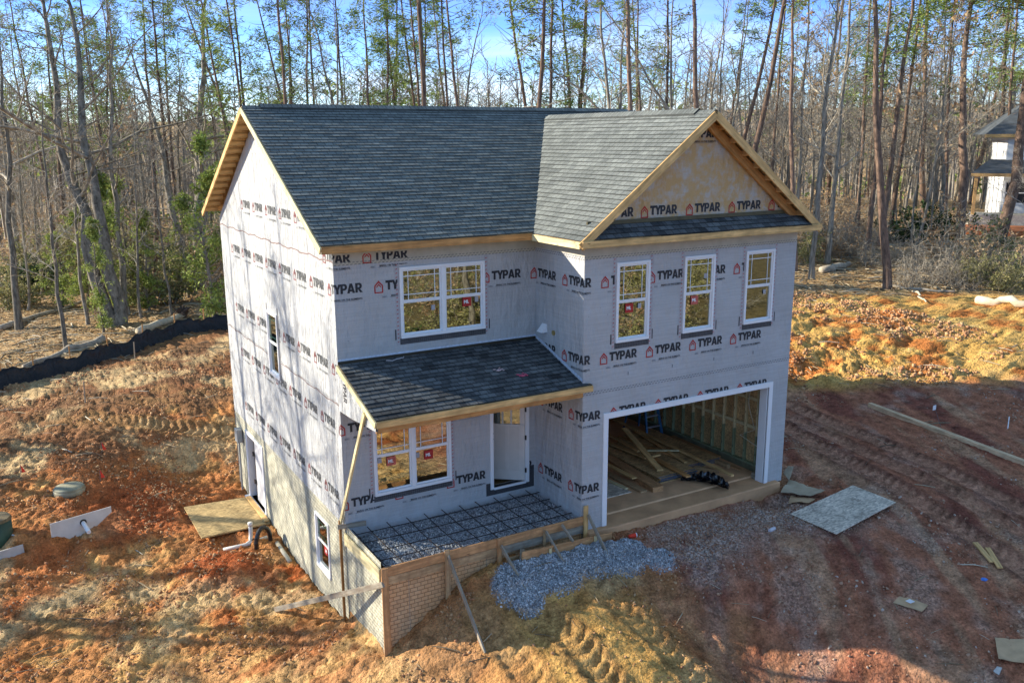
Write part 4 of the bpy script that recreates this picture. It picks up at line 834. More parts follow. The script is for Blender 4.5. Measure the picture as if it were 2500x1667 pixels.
cc=drape('cardboard_scrap',[gp(2180,1474),gp(2200,1450),gp(2266,1481),gp(2250,1501)],M_CARD,'flattened brown cardboard with a white label on the muddy drive','cardboard',am=.02)
pl=at_z(2222,1467,float(G(2222,1467)[2])+.06); q=MB(); q.box(pl[0]-.07,pl[0]+.07,pl[1]-.06,pl[1]+.06,pl[2],pl[2]+.004); q.build('paper_label',M_VIN,cc)
drape('brown_paper',[gp(2428,1560),gp(2520,1560),gp(2560,1640),gp(2436,1622)],M_CARD,'large crumpled sheet of brown paper at the right edge','paper',am=.08,sd=4)
drape('pale_scrap',[gp(2424,1645),gp(2434,1630),gp(2446,1634),gp(2438,1656)],plain('pale_plastic',(.55,.53,.50),.6),'small pale scrap beside the brown paper','scrap',n=4)
drape('fabric_scrap',[gp(1905,1215),gp(1925,1180),gp(2015,1210),gp(1985,1222)],plain('khaki_cloth',(.46,.38,.26),.9,.15,3),'crumpled khaki cloth beside the garage corner','cloth',am=.22,sd=6)
drape('fabric_scrap',[gp(1912,1170),gp(1925,1150),gp(1938,1155),gp(1925,1190)],plain('khaki_cloth_2',(.38,.32,.23),.9,.15,3),'grey green rag standing against the garage corner','cloth',am=.3,sd=8)
drape('fabric_scrap',[gp(1925,1226),gp(1930,1215),gp(1990,1222),gp(1975,1232)],M_CARD,'strip of brown cardboard under the khaki cloth','cardboard',am=.1,sd=9)
a=at_z(2122,998,-.0); b_=at_z(2560,1148,.02)
board('long_timber',(a[0],a[1],zat(a[0],a[1])+.06),(b_[0],b_[1],zat(b_[0],b_[1])+.07),.16,.14,wood('tan_timber',(.78,.56,.34)),None,label='long squared timber lying across the drive at the right',category='timber')
for i,(p,q_,lb) in enumerate((((2380,1330),(2422,1378),'curved split board on the tyre track, the left of the pair'),((2410,1343),(2441,1392),'short straight board on the tyre track, the right of the pair'))):
    a,b_=gp(*p,.06),gp(*q_,.06); board('board_offcut',a,b_,.11,.035,M_PINE,None,label=lb,category='board')
# survey flags
def flag(u,v,m,label,h=.34,cat='marker flag'):
    p=G(u,v); z=zat(p[0],p[1]); t=thing('marker_flag',label,cat,(p[0],p[1],z)); MB().tube([(p[0],p[1],z-.05),(p[0]+.02,p[1],z+h)],.006,4).build('wire',M_GRY,t)
    q=MB(); x,y=p[0]+.02,p[1]; q.add([(x,y,z+h),(x+.02,y,z+h-.26),(x+.12,y-.02,z+h-.24),(x,y+.006,z+h),(x+.02,y+.006,z+h-.26),(x+.12,y-.014,z+h-.24)],[(0,1,2),(5,4,3),(0,3,4,1),(1,4,5,2),(2,5,3,0)]); q.build('cloth',m,t)
M_FLG=plain('red_flag',(.80,.06,.03),.6,.1)
flag(249,1108,M_FLG,'red marker flag farthest up the dirt slope'); flag(245,1178,M_FLG,'red marker flag between the tank lid and the ditch'); flag(51,1162,M_FLG,'red marker flag nearest the left edge of the photo')
p=G(2298,1046); z=zat(p[0],p[1]); t=thing('marker_flag','small white marker flag on the dark mud behind the long timber','marker flag',(p[0],p[1],z)); MB().tube([(p[0],p[1],z),(p[0]-.25,p[1]+.1,z+.62)],.006,4).build('wire',M_GRY,t); q=MB(); q.box(p[0]-.36,p[0]-.22,p[1]+.09,p[1]+.098,z+.58,z+.72); q.build('cloth',M_VIN,t)
p=G(2460,1050); MB().tube([(p[0],p[1],p[2]+.05),(p[0]+.35,p[1]+.2,p[2]+.3)],.015,5).build('white_stake',M_VIN,None,label='short white rod poking out of the mud near the right edge',cat='stake')
for u,v,lb in ((330,885,'thin bare stake in the dirt just below the silt fence'),(208,985,'thin wooden stake in the dirt slope left of the house')):
    p=G(u,v); z=zat(p[0],p[1]); board('wooden_stake',(p[0],p[1],z-.1),(p[0]+.03,p[1],z+.75),.04,.04,M_GREYW,None,up=(0,1,0),label=lb,category='stake')
# tank lids and drainage
p=G(170,1200); q=MB(); q.cyl((p[0],p[1],zat(p[0],p[1])-.05),.42,.16,28); q.cyl((p[0],p[1],zat(p[0],p[1])+.11),.42,.05,28,.37); q.build('tank_lid',plain('dusty_green_lid',(.30,.29,.20),.7,.35,3),None,True,label='round dusty tank lid in the dirt, in the middle of the slope',cat='tank lid')
p=G(2,1335); z=zat(p[0],p[1]); t=thing('green_tank','dark green round tank riser at the left edge of the photo','tank',(p[0],p[1],z)); q=MB(); q.cyl((p[0]-.1,p[1]+.3,z-.2),.42,.85,28); q.build('body',plain('dark_green_plastic',(.03,.07,.05),.5,.3,3),t,True); q=MB(); q.cyl((p[0]-.1,p[1]+.3,z+.655),.44,.07,28,.40); q.build('lid',plain('dusty_lid',(.17,.13,.07),.8,.4,3),t)
MB().tube([(p[0]+.28,p[1]+.05,z+.25),(p[0]+.5,p[1]-.05,z+.2),(p[0]+.55,p[1]-.3,z-.1)],.02,6).build('hose',plain('grey_hose',(.45,.48,.5),.5),t)
a,b_=G(128,1330),G(276,1285); a[2]=zat(a[0],a[1]);b_[2]=a[2]
t=thing('drain_baffle','white plastic panel standing in the dirt with a pipe through it','panel',tuple(a)); q=MB(); dx=b_-a; L_=np.linalg.norm(dx); dx/=L_; nx_=np.array([dx[1],-dx[0],0])*.02
pr_=[(0,-.2),(L_*.6,-.15),(L_*1.0,.28),(L_*1.0,.44),(0,.38)]; q.add([a+dx*s+np.array([0,0,h]) for s,h in pr_]+[a+dx*s+nx_+np.array([0,0,h]) for s,h in pr_],[(0,1,2,3,4),(9,8,7,6,5)]+[(i,5+i,5+(i+1)%5,(i+1)%5) for i in range(5)]); q.build('plate',plain('dirty_white_plastic',(.62,.60,.56),.5,.12,3),t)
c_=a+dx*L_*.52+np.array([0,0,.2]); MB().tube([c_-nx_*3,c_+nx_*25+np.array([0,0,-.12])],.055,14).build('pipe',M_VIN,t); MB().tube([c_+nx_*.9,c_+nx_*1.6],.085,14).build('collar',M_BLK,t)
a,b_=G(0,1372),G(60,1352); q=MB(); q.beam((a[0]-.2,a[1],a[2]+.12),(b_[0],b_[1],b_[2]+.12),.04,.30); q.build('baffle_board',plain('dirty_white_plastic_2',(.5,.48,.45),.5,.15,3),None,label='low white slat in the dirt below the green tank',cat='panel')
z=-2.0; A_=at_z(545,1342,-2.05); B_=at_z(600,1330,-2.0); C_=at_z(612,1318,-1.95); D1=at_z(612,1285,-1.72)
q=MB(); q.tube([A_,B_,(B_+C_)/2+np.array([.05,0,.01]),C_,np.array([C_[0]+.02,C_[1],-1.75]),np.array([C_[0]+.02,C_[1],-1.52])],.055,12); q.tube([np.array([C_[0]+.02,C_[1],-1.54]),np.array([C_[0]+.02,C_[1],-1.45])],.068,12); q.tube([B_,B_+np.array([.6,.12,.03])],.05,12); q.build('white_pipe',plain('dirty_white_pvc',(.70,.68,.63),.45,.08,4),None,True,label='white plastic drain elbow turned up beside the tan panel',cat='pipe')
p0=at_z(668,1318,-1.95); pts=[p0+np.array([-.22+.22*math.cos(t_)-.05,.12*math.cos(t_),.42*math.sin(t_)]) for t_ in np.linspace(-.2,3.3,22)]
q=MB(); q.tube(pts,[.055+.006*(i%2) for i in range(22)],10); q.build('black_pipe',M_BLK,None,label='black corrugated pipe arching out of the ground at the wall',cat='pipe')
a,b_=at_z(716,1338,-2.0),at_z(752,1375,-2.05); q=MB(); q.tube([(-.16,5.15,-1.98),(-.16,4.0,-2.02)],.055,12); q.build('downpipe',plain('cream_pipe',(.55,.50,.38),.6,.15,3),None,True,label='cream pipe lying against the foot of the side foundation',cat='pipe')
p=G(1535,1315); q=MB(); q.tube([(p[0],p[1],p[2]+.06),(p[0]+.16,p[1]-.04,p[2]+.07)],[.035,.05],10); q.cm=1; q.tube([(p[0]+.16,p[1]-.04,p[2]+.07),(p[0]+.18,p[1]-.045,p[2]+.07)],[.052,.052],10); q.build('paper_cup',[M_FLG,M_VIN],None,label='crushed red cup lying below the garage slab',cat='cup')
p=G(1878,1300); q=MB(); q.tube([(p[0],p[1],p[2]+.05),(p[0]+.18,p[1]+.02,p[2]+.06)],[.04,.045],9); q.build('plastic_bottle',plain('cloudy_plastic',(.5,.48,.52),.3),None,label='small cloudy bottle in the mud left of the weathered sheet',cat='bottle')
p=G(2402,1417); q=MB(); V,F=rockt(21); q.add([(p[0]+x*.2,p[1]+y*.14,p[2]+.04+z_*.1) for x,y,z_ in V],[tuple(f) for f in F]); q.build('blue_scrap',plain('blue_plastic',(.06,.2,.6),.5),None,label='tiny crumpled blue scrap near the lower right',cat='scrap')
for u,v,c_,lb in ((1050+0,0,0,''),) [:0]: pass
for x,y,m_,lb in ((3.55,-1.35,plain('pink_cloth',(.55,.10,.16),.8,.4,20),'crumpled pink glove on the porch roof, the right of two'),(3.15,-1.05,plain('pale_pink_cloth',(.62,.45,.45),.8,.4,20),'crumpled pale glove on the porch roof, the left of two')):
    z=3.993+pk*y+.03; q=MB(); V,F=rockt(int(x*10)); 
    for dx_,dy_,s in ((0,0,.16),(.09,.03,.08),(.10,-.02,.07),(.06,.08,.06),(-.08,.05,.09)): q.add([(x+dx_+a*s,y+dy_+b_*s*.8,z+c_*s*.35+dy_*pk) for a,b_,c_ in V],[tuple(f) for f in F])
    q.build('work_glove',m_,None,label=lb,cat='glove')
MB().tube([(1.0,-.12,3.975),(1.12,-.17,3.965),(1.25,-.12,3.975),(1.4,-.10,3.98),(1.42,-.06,3.99)],.012,5).build('wire_scrap',M_TAPE,None,label='scrap of pale strap on the porch roof under the upper window',cat='strap')
# --------------------------------------------------- lumber in the garage
def zq(x,y,z): return at_z(1460+x/4.704,980+y/4.704,z)
def gb(a,b_,wd,th,z,m,lb,z2=None,name='lumber'):
    A,B=zq(*a,z),zq(*b_,z if z2 is None else z2); return board(name,tuple(A),tuple(B),wd,th,m,None,label=lb,category='board')
g_='lumber lying on the garage floor'
def stack(x0,x1,y0,y1,z0,n,lab):
    t=thing('sheet_stack',lab,'board stack',((x0+x1)/2,(y0+y1)/2,z0),'stacks of sheets on the garage floor')
    for i in range(n):
        j=rng.uniform(-.03,.03,2); q=MB(); q.box(x0+j[0],x1+j[0],y0+j[1],y1+j[1],z0+i*.027,z0+i*.027+.018); q.build('sheet',[M_OSB],t); q=MB(); q.box(x0+j[0]+.003,x1+j[0]-.003,y0+j[1]-.003,y0+j[1]+.03,z0+i*.027+.001,z0+i*.027+.017); q.build('blue_edge',plain('blue_edge_%d'%i,(.05,.09,.16),.7,.3,8),t) if i else None
A=zq(715,940,0.04); B=zq(1120,790,.04)
stack(A[0],A[0]+1.2,A[1]+.02,A[1]+2.7,.035,6,'nearer stack of strand board sheets with blue edges in the garage')
stack(A[0]+1.15-.0+.08,A[0]+2.3,A[1]+.35,A[1]+3.1,.035,5,'farther stack of strand board sheets behind the black bag in the garage')
gb((300,305),(715,790),.17,.04,.62,M_PINE,'board lying diagonally across the nearer sheet stack',.24)
gb((95,365),(470,570),.10,.04,.30,M_PINE,'narrow board behind the diagonal board at the left of the garage')
gb((640,650),(1040,862),.15,.04,.23,M_PINEO,'orange board resting on both sheet stacks')
gb((190,205),(1545,850),.09,.06,.22,M_PINE,'longest thin board, running from the back of the garage to the front')
gb((95,640),(690,1010),.30,.14,.09,M_OLDO,'thick beam on the floor at the left of the sheet stacks')
gb((95,820),(530,1035),.20,.045,.05,M_OLD,'dark stained plank in front of the thick beam')
gb((850,400),(1390,640),.14,.05,.06,M_OLDO,'reddish board on the floor near the stud wall')
gb((1130,600),(1500,745),.12,.12,.08,M_OLD,'square timber on the floor beside the longest board')
gb((1400,690),(1640,785),.12,.04,.04,M_OLDO,'short board nearest the right jamb of the garage')
gb((1100,760),(1390,800),.12,.10,.08,M_OLD,'short block of timber behind the black bag')
for i,(a,b_,wd,z,m_,lb) in enumerate((((105,470),(560,650),.13,.24,M_PINE,'pale board slanting over the back of the nearer sheet stack'),((240,400),(900,640),.10,.20,M_PINEO,'thin orange board crossing both stacks near their middle'),((420,330),(1010,700),.09,.21,M_PINE,'pale strip running beside the longest thin board'),((100,720),(420,880),.14,.17,M_PINE,'pale short board on top of the thick beam'),((560,560),(980,560),.08,.23,M_PALE,'pale lath lying crosswise on the stacks'),((700,420),(1180,620),.12,.06,M_PINE,'pale board on the floor behind the farther stack'),((100,900),(330,1000),.10,.06,M_PALE,'short pale board by the left jamb of the garage'))): gb(a,b_,wd,.035,z,m_,lb)
gb((618,632),(708,612),.06,.04,.3,M_PINE,'small offcut on top of the sheet stacks')
A=zq(262,1080,.045); q=MB(); q.box(5.5,A[0]+.35,A[1]+.05,A[1]+2.3,.036,.055); q.build('floor_sheet',M_OSBG,None,label='single grey sheet flat on the garage floor by the left jamb',cat='board sheet')
# black bag
q=MB(); n1_,n2_=26,14; P0=zq(960,880,.1);P1=zq(1300,860,.12);P2=zq(1500,1000,.06)
for i in range(n1_+1):
    t_=i/n1_; c_=(1-t_)**2*P0+2*t_*(1-t_)*P1+t_*t_*P2; rr=.05+.13*math.sin(math.pi*min(1,t_*.9+.06))**.7*(1 if t_>.3 else .6)
    for j in range(n2_):
        a=2*math.pi*j/n2_; k=1+.5*(float(vnoise(i*.9,j*1.1,.8,5))-.5)+.3*math.sin(j*2.6+i); q.v.append((c_[0]+math.cos(a)*rr*k*.9,c_[1]+math.cos(a)*rr*k*.6+.0,.045+max(0,.10*(1+math.sin(a))*rr/.17*k)))
for i in range(n1_):
    for j in range(n2_): q.f.append((i*n2_+j,i*n2_+(j+1)%n2_,(i+1)*n2_+(j+1)%n2_,(i+1)*n2_+j)); q.mi.append(0)
q.f+= [tuple(range(n2_))[::-1],tuple(range(n1_*n2_,(n1_+1)*n2_))]; q.mi+=[0,0]; q.build('plastic_bag',plain('black_bag_plastic',(.008,.008,.01),.18,.2,spec=.6),None,label='crumpled black plastic bag on the garage floor',cat='bag')
# step ladder
t=thing('step_ladder','blue step ladder standing at the back of the garage','ladder',(10.1,2.6,.03)); M_BLU=plain('blue_fibreglass',(.05,.16,.33),.5)
for x,xt in ((9.75,9.9),(10.3,10.15)): MB().beam((x,2.1,.035),(xt,2.65,2.4),.04,.07).build('rail',M_BLU,t); MB().beam((x,3.2,.035),(xt,2.75,2.4),.03,.05).build('rear_leg',M_BLU,t)
for k in range(1,8): z=.035+k*.3; f_=z/2.4; MB().box(9.75+.15*f_,10.3-.15*f_,2.08+.55*f_,2.17+.55*f_,z,z+.025).build('step',M_TAPE,t)
MB().box(9.9,10.15,2.6,2.85,2.4,2.44).build('cap',M_BLU,t)
# hanging cable
q=MB(); pts=[(10.55,-1.2+.25*math.sin(s*5),2.5-2.0*s+.0) for s in np.linspace(0,.55,9)]+[(10.5,-1.25,1.15),(10.35,-.9,.95),(10.5,-1.35,.75),(10.58,-1.55,.72)]
q.tube([np.array(p) for p in pts],.010,5); q.build('cable',plain('cream_cable',(.6,.57,.45),.5),None,label='loose cream cable hanging on the studs beside the right jamb',cat='cable')
# --------------------------------------------------- silt fence
top=[(0,908),(100,882),(215,850),(330,812),(430,787),(520,775),(600,765)]; bot=[(0,952),(100,925),(215,893),(330,853),(430,818),(520,803),(600,796)]
B3=[G(*p) for p in bot]; B3=[np.array([-14,17.2,h1(-14,17.2)])]+B3
t=thing('silt_fence','long low black silt fence along the edge of the woods on the left','silt fence',tuple(B3[3])); q=MB(); row=[]
path=[]; 
for a,b_ in zip(B3[:-1],B3[1:]):
    for k in range(14): path.append(a+(b_-a)*k/14)
path.append(B3[-1]); nn=len(path)
for i,p in enumerate(path):
    z=zat(p[0],p[1]); hh=.60+.08*math.sin(i*.45)+.04*math.sin(i*1.7)
    for k,(fz,fo) in enumerate(((-.05,.35),(.12,.22),(.4,.10),(.7,.03),(1,0))):
        of=.10*math.sin(i*1.9+k*1.3)*(1-fz)+.05*math.sin(i*.8+k); q.v.append((p[0]+fo*.35+of*.3,p[1]-fo-of,z+hh*fz))
for i in range(nn-1):
    for k in range(4): a=i*5+k; q.f.append((a,a+5,a+6,a+1)); q.mi.append(0)
fm,nt,bb=mat('black_fabric',.4,.3); bb.inputs['Base Color'].default_value=(.012,.012,.014,1); bump(nt,bb,noise(nt,coords(nt,'Object',(2,2,1)),3,4),.8,.08); fo_=q.build('fabric',fm,t,True); so_=fo_.modifiers.new('s','SOLIDIFY'); so_.thickness=.01
for i in range(4,nn,11): p=path[i]; z=zat(p[0],p[1]); board('post',(p[0],p[1]+.05,z-.1),(p[0],p[1]+.05,z+1.0),.05,.05,M_PINEO,t,up=(0,1,0),bevel=0)
# logs
M_LOG=plain('pale_log_bark',(.36,.31,.24),.9,.35,5,bs=.5); M_LOGC=plain('bleached_log',(.58,.50,.36),.9,.2,5,bs=.3)
def log(u0,v0,u1,v1,r0,r1,m,label,kz=0):
    a,b_=G(u0,v0),G(u1,v1); pts=[]
    for k in range(8):
        s=k/7; p=a+(b_-a)*s; pts.append(np.array([p[0]+.1*math.sin(k*1.7+u0),p[1]+.1*math.cos(k*2.1),zat(p[0],p[1])+r0*.7+.05*math.sin(k*2)]))
    MB().tube(pts,list(np.linspace(r0,r1,8)),9).build('fallen_log',m,None,True,label=label,cat='log')
log(2390,740,2520,765,.19,.15,M_LOGC,'pale fallen log at the right edge of the clearing'); log(2160,700,2330,715,.08,.05,M_LOG,'thin grey pole lying beyond the lone pine on the right')
log(0,805,200,745,.16,.07,M_LOG,'long dark log on the leaves behind the silt fence'); log(335,815,445,775,.20,.15,M_LOGC,'short thick log just behind the silt fence near the house'); log(0,700,70,690,.14,.1,M_LOGC,'pale fallen trunk far left in the brush')
log(60,900,250,830,.1,.2,M_LOG,'half buried log lying along the back of the silt fence'); log(2010,668,2075,652,.2,.12,M_LOG,'dark rotting log on the leaves right of the house'); log(2235,715,2260,745,.05,.03,M_LOGC,'thin pale stick lying by the brush on the right')
log(700+0,0,0,0,0,0,M_LOG,'') if False else None
p=G(447,775); t_=MB(); z=zat(p[0],p[1])
for k in range(9):
    a=k*.7+.3; t_.tube([np.array([p[0],p[1],z]),np.array([p[0]+.25*math.cos(a),p[1]+.25*math.sin(a),z+.35+.1*(k%3)]),np.array([p[0]+.5*math.cos(a+.3),p[1]+.5*math.sin(a+.3),z+.25+.35*(k%2)])],[.14,.08,.02],6)
t_.build('stump',plain('dark_root_wood',(.09,.06,.045),.9,.4,6),None,label='dark torn root stump behind the silt fence',cat='stump')
# --------------------------------------------------- neighbour house seen at the right edge
hb=np.array([53.3,20.9,3.2]); ax=np.array([.62,-.785,0]); ay=np.array([.785,.62,0])
def fH(a,b_,z): return hb+ax*a+ay*b_+np.array([0,0,z])
def hbx(q,a0,a1,b0,b1,z0,z1): return q.add([fH(*c) for c in ((a0,b0,z0),(a1,b0,z0),(a1,b1,z0),(a0,b1,z0),(a0,b0,z1),(a1,b0,z1),(a1,b1,z1),(a0,b1,z1))],[(0,3,2,1),(4,5,6,7),(0,1,5,4),(1,2,6,5),(2,3,7,6),(3,0,4,7)])
nh=thing('neighbour_house','pale neighbouring house with a pine post porch seen through the trees at the right edge','house',tuple(hb))
q=MB(); hbx(q,1.9,13,2.2,11,-2.6,5.4); q.build('wall',plain('pale_wrap',(.62,.64,.66),.7,.08),nh)
q=MB(); hbx(q,-.2,13,-.3,2.3,-2.4,-.1); q.build('porch_floor',plain('porch_slab',(.5,.46,.38),.8),nh)
q=MB(); q.add([fH(-.4,-.4,2.75),fH(13,-.4,2.75),fH(13,2.3,3.6),fH(.9,2.3,3.6),fH(-.4,-.4,2.65),fH(13,-.4,2.65),fH(13,2.3,3.5),fH(.9,2.3,3.5)],[(0,1,2,3),(7,6,5,4),(0,4,5,1),(3,7,4,0)]); q.build('porch_roof',plain('far_shingles',(.08,.09,.10),.9,.3,2),nh)
q=MB(); hbx(q,-.42,13,-.44,-.36,2.5,2.72); q.build('porch_fascia',M_PINE,nh)
for a in (-.05,3.2,6.5): q=MB(); hbx(q,a-.1,a+.1,-.2,.0,-.1,2.5); q.build('porch_post',M_PINE,nh)
q=MB(); q.add([fH(.4,1.7,5.3),fH(13,1.7,5.3),fH(13,6.6,8.2),fH(4,6.6,8.2),fH(.4,11.5,5.3),fH(13,11.5,5.3)],[(0,1,2,3),(0,3,4),(3,2,5,4)]); q.build('roof',plain('far_shingles_2',(.07,.08,.09),.9,.3,2),nh)
q=MB(); hbx(q,.4,13,1.62,1.7,5.1,5.32); q.build('fascia',M_PINE,nh)
for a0,a1,z0,z1 in ((3.2,5.4,3.75,5.0),(2.0,3.6,.5,2.1),(4.3,5.5,.3,2.2)):
    q=MB(); hbx(q,a0,a1,2.14,2.2,z0,z0+.1); hbx(q,a0,a1,2.14,2.2,z1-.1,z1); hbx(q,a0,a0+.1,2.14,2.2,z0+.1,z1-.1); hbx(q,a1-.1,a1,2.14,2.2,z0+.1,z1-.1); hbx(q,(a0+a1)/2-.05,(a0+a1)/2+.05,2.14,2.2,z0+.1,z1-.1); hbx(q,a0+.1,(a0+a1)/2-.05,2.15,2.18,(z0+z1)/2-.04,(z0+z1)/2+.04); hbx(q,(a0+a1)/2+.05,a1-.1,2.15,2.18,(z0+z1)/2-.04,(z0+z1)/2+.04)
    wn=q.build('window',M_VIN,nh); q=MB(); hbx(q,a0+.1,a1-.1,2.185,2.19,z0+.1,z1-.1); sub(q.build('pane',M_BLK),wn)
q=MB(); hbx(q,-2,10,-4.5,-.5,-2.2,-.75); q.build('dirt_bank',plain('orange_clay',(.46,.16,.06),.9,.3,1.5,bs=.6),None,label='orange clay bank below the neighbouring porch',cat='earth bank')
# ---------------------------------------------------------------- trees
def bark(name,c,c2,sc=1):
    m,nt,b=mat(name,.95,.1); f=noise(nt,coords(nt,'Object',(7*sc,7*sc,1.6*sc)),1.5,6,.7); o=nd(nt,'ObjectInfo'); cc=ramp(nt,f,[(.35,c),(.65,c2)])
    base(nt,b,mixc(nt,1,cc,ramp(nt,o.outputs['Random'],[(0,.7),(1,1.25)]),'MULTIPLY')); bump(nt,b,f,.8,.04); return m
M_BP=bark('pine_bark',(.07,.05,.04),(.27,.18,.13)); M_BB=bark('grey_bark',(.085,.075,.06),(.35,.31,.25)); M_TW=bark('twig_bark',(.16,.14,.11),(.48,.43,.35),.5)
def leafm(name,stops,tr=.25):
    m,nt,b=mat(name,.7,.2); g=nt.nodes.new('ShaderNodeNewGeometry'); c=ramp(nt,g.outputs['Random Per Island'],stops); base(nt,b,c)
    t=nd(nt,'BsdfTranslucent',{'Color':c}); ms=nd(nt,'MixShader',{0:tr,1:b.outputs[0],2:t.outputs[0]}); nt.links.new(ms.outputs[0],nt.nodes['Material Output'].inputs[0]); return m
M_NEED=leafm('pine_needles',[(0,(.06,.09,.02)),(.5,(.19,.27,.06)),(1,(.36,.44,.12))]); M_CED=leafm('cedar_leaves',[(0,(.10,.13,.03)),(.5,(.26,.33,.07)),(1,(.46,.52,.14))])
M_OAK=leafm('dry_oak_leaves',[(0,(.26,.15,.08)),(.5,(.44,.29,.16)),(1,(.56,.42,.25))]); M_BRU=leafm('brush_leaves',[(0,(.12,.12,.05)),(.5,(.27,.26,.10)),(1,(.42,.38,.18))]); M_HOL=leafm('holly_leaves',[(0,(.015,.035,.012)),(.6,(.05,.09,.03)),(1,(.12,.17,.06))],.1)
def perp(d,R):
    while True:
        v=np.array([R.gauss(0,1) for _ in range(3)]); v-=d*(v@d); l=np.linalg.norm(v)
        if l>.1: return v/l
class TB:   # light weight branch builder
    def __init__(s): s.V=[];s.F=[]
    def seg(s,pts,rad,n):
        o=len(s.V); m=len(pts); d,sd,u=frame(pts[-1]-pts[0])
        for q,r in zip(pts,rad):
            for k in range(n): a=6.2832*k/n; s.V.append(q+(sd*math.cos(a)+u*math.sin(a))*r)
        for i in range(m-1):
            for k in range(n): s.F.append((o+i*n+k,o+i*n+(k+1)%n,o+(i+1)*n+(k+1)%n,o+(i+1)*n+k))
    def mesh(s,name,m,smooth=True): return fastmesh(name,np.array(s.V),np.array(s.F),m,smooth)
def wander(p,d,L_,n,w,R,up=0):
    pts=[p]; d=d.copy()
    for i in range(n):
        d=d+np.array([R.gauss(0,w),R.gauss(0,w),R.gauss(0,w)+up]); d/=np.linalg.norm(d); pts.append(pts[-1]+d*L_/n)
    return pts
def tips(cent,R,k,size,flat=1.0,th=.16):
    """little leaf blades round points -> arrays of quads"""
    V=[];F=[]
    for c in cent:
        for _ in range(k):
            a=np.array([R.gauss(0,1),R.gauss(0,1),R.gauss(0,1)*flat]); a/=np.linalg.norm(a)+1e-6; b=perp(a,R); s=size*R.uniform(.6,1.3); q=c+a*s*.25
            o=len(V); V+= [q-b*s*th*.5,q+a*s*.5-b*s*th,q+a*s,q+a*s*.5+b*s*th]; F.append((o,o+1,o+2,o+3))
    return V,F
def gen_pine(seed,low=.45,dens=1.0,hgt=22.0):
    R=random.Random(seed); tr=TB(); br=TB(); fol=[]
    pts=[np.array([0,0,-.6])]; x=y=0
    for i in range(1,15):
        x+=R.gauss(0,.06); y+=R.gauss(0,.06); pts.append(np.array([x,y,-.6+(hgt+.6)*i/14]))
    rad=[.20*(1-.82*i/14)+(.05 if i==0 else 0) for i in range(15)]; tr.seg(pts,rad,8)
    def pt(h):
        t=(h+.6)/(hgt+.6)*14; i=min(13,int(t)); return pts[i]+(pts[i+1]-pts[i])*(t-i)
    h=3.0
    while h<hgt*low:      # dead stubs
        a=R.uniform(0,6.28); d=np.array([math.cos(a),math.sin(a),R.uniform(-.15,.35)]); d/=np.linalg.norm(d); L_=R.choice([.3,.5,.9,1.6,2.2])*R.uniform(.7,1.2)
        q=wander(pt(h),d,L_,3,.12,R); br.seg(q,[.022,.016,.01,.004],3)
        if L_>1: 
            for _ in range(3): j=q[R.choice([1,2])]; br.seg(wander(j,(d+perp(d,R)*.8),L_*.35,2,.15,R),[.008,.006,.003],3)
        h+=R.uniform(.12,.55)
    while h<hgt-.3:
        f=(h-hgt*low)/(hgt*(1-low)); a=R.uniform(0,6.28); d=np.array([math.cos(a),math.sin(a),R.uniform(.05,.45)]); d/=np.linalg.norm(d); L_=(2.9*(1-f)**.7+.5)*R.uniform(.55,1.15)
        q=wander(pt(h),d,L_,5,.14,R,.04); br.seg(q,[.035*(1-.7*f),.028*(1-.7*f),.02,.014,.01,.004],3)
        if R.random()<dens*.62:
            for i in (2,3,4,5):
                for _ in range(2):
                    dd=(q[i]-q[i-1]); dd/=np.linalg.norm(dd); s=wander(q[i],dd*.6+perp(dd,R)*.8+np.array([0,0,.25]),L_*R.uniform(.12,.3),2,.2,R); br.seg(s,[.008,.006,.003],3); fol+= [s[-1]] if R.random()<.95 else []
            fol.append(q[-1])
        h+=R.uniform(.16,.42)
    V,F=tips(fol,R,11,.42,.45,.07)
    return tr.mesh('pine_trunk',M_BP),br.mesh('pine_branches',M_BP,False),fastmesh('pine_crown',np.array(V),np.array(F),M_NEED)
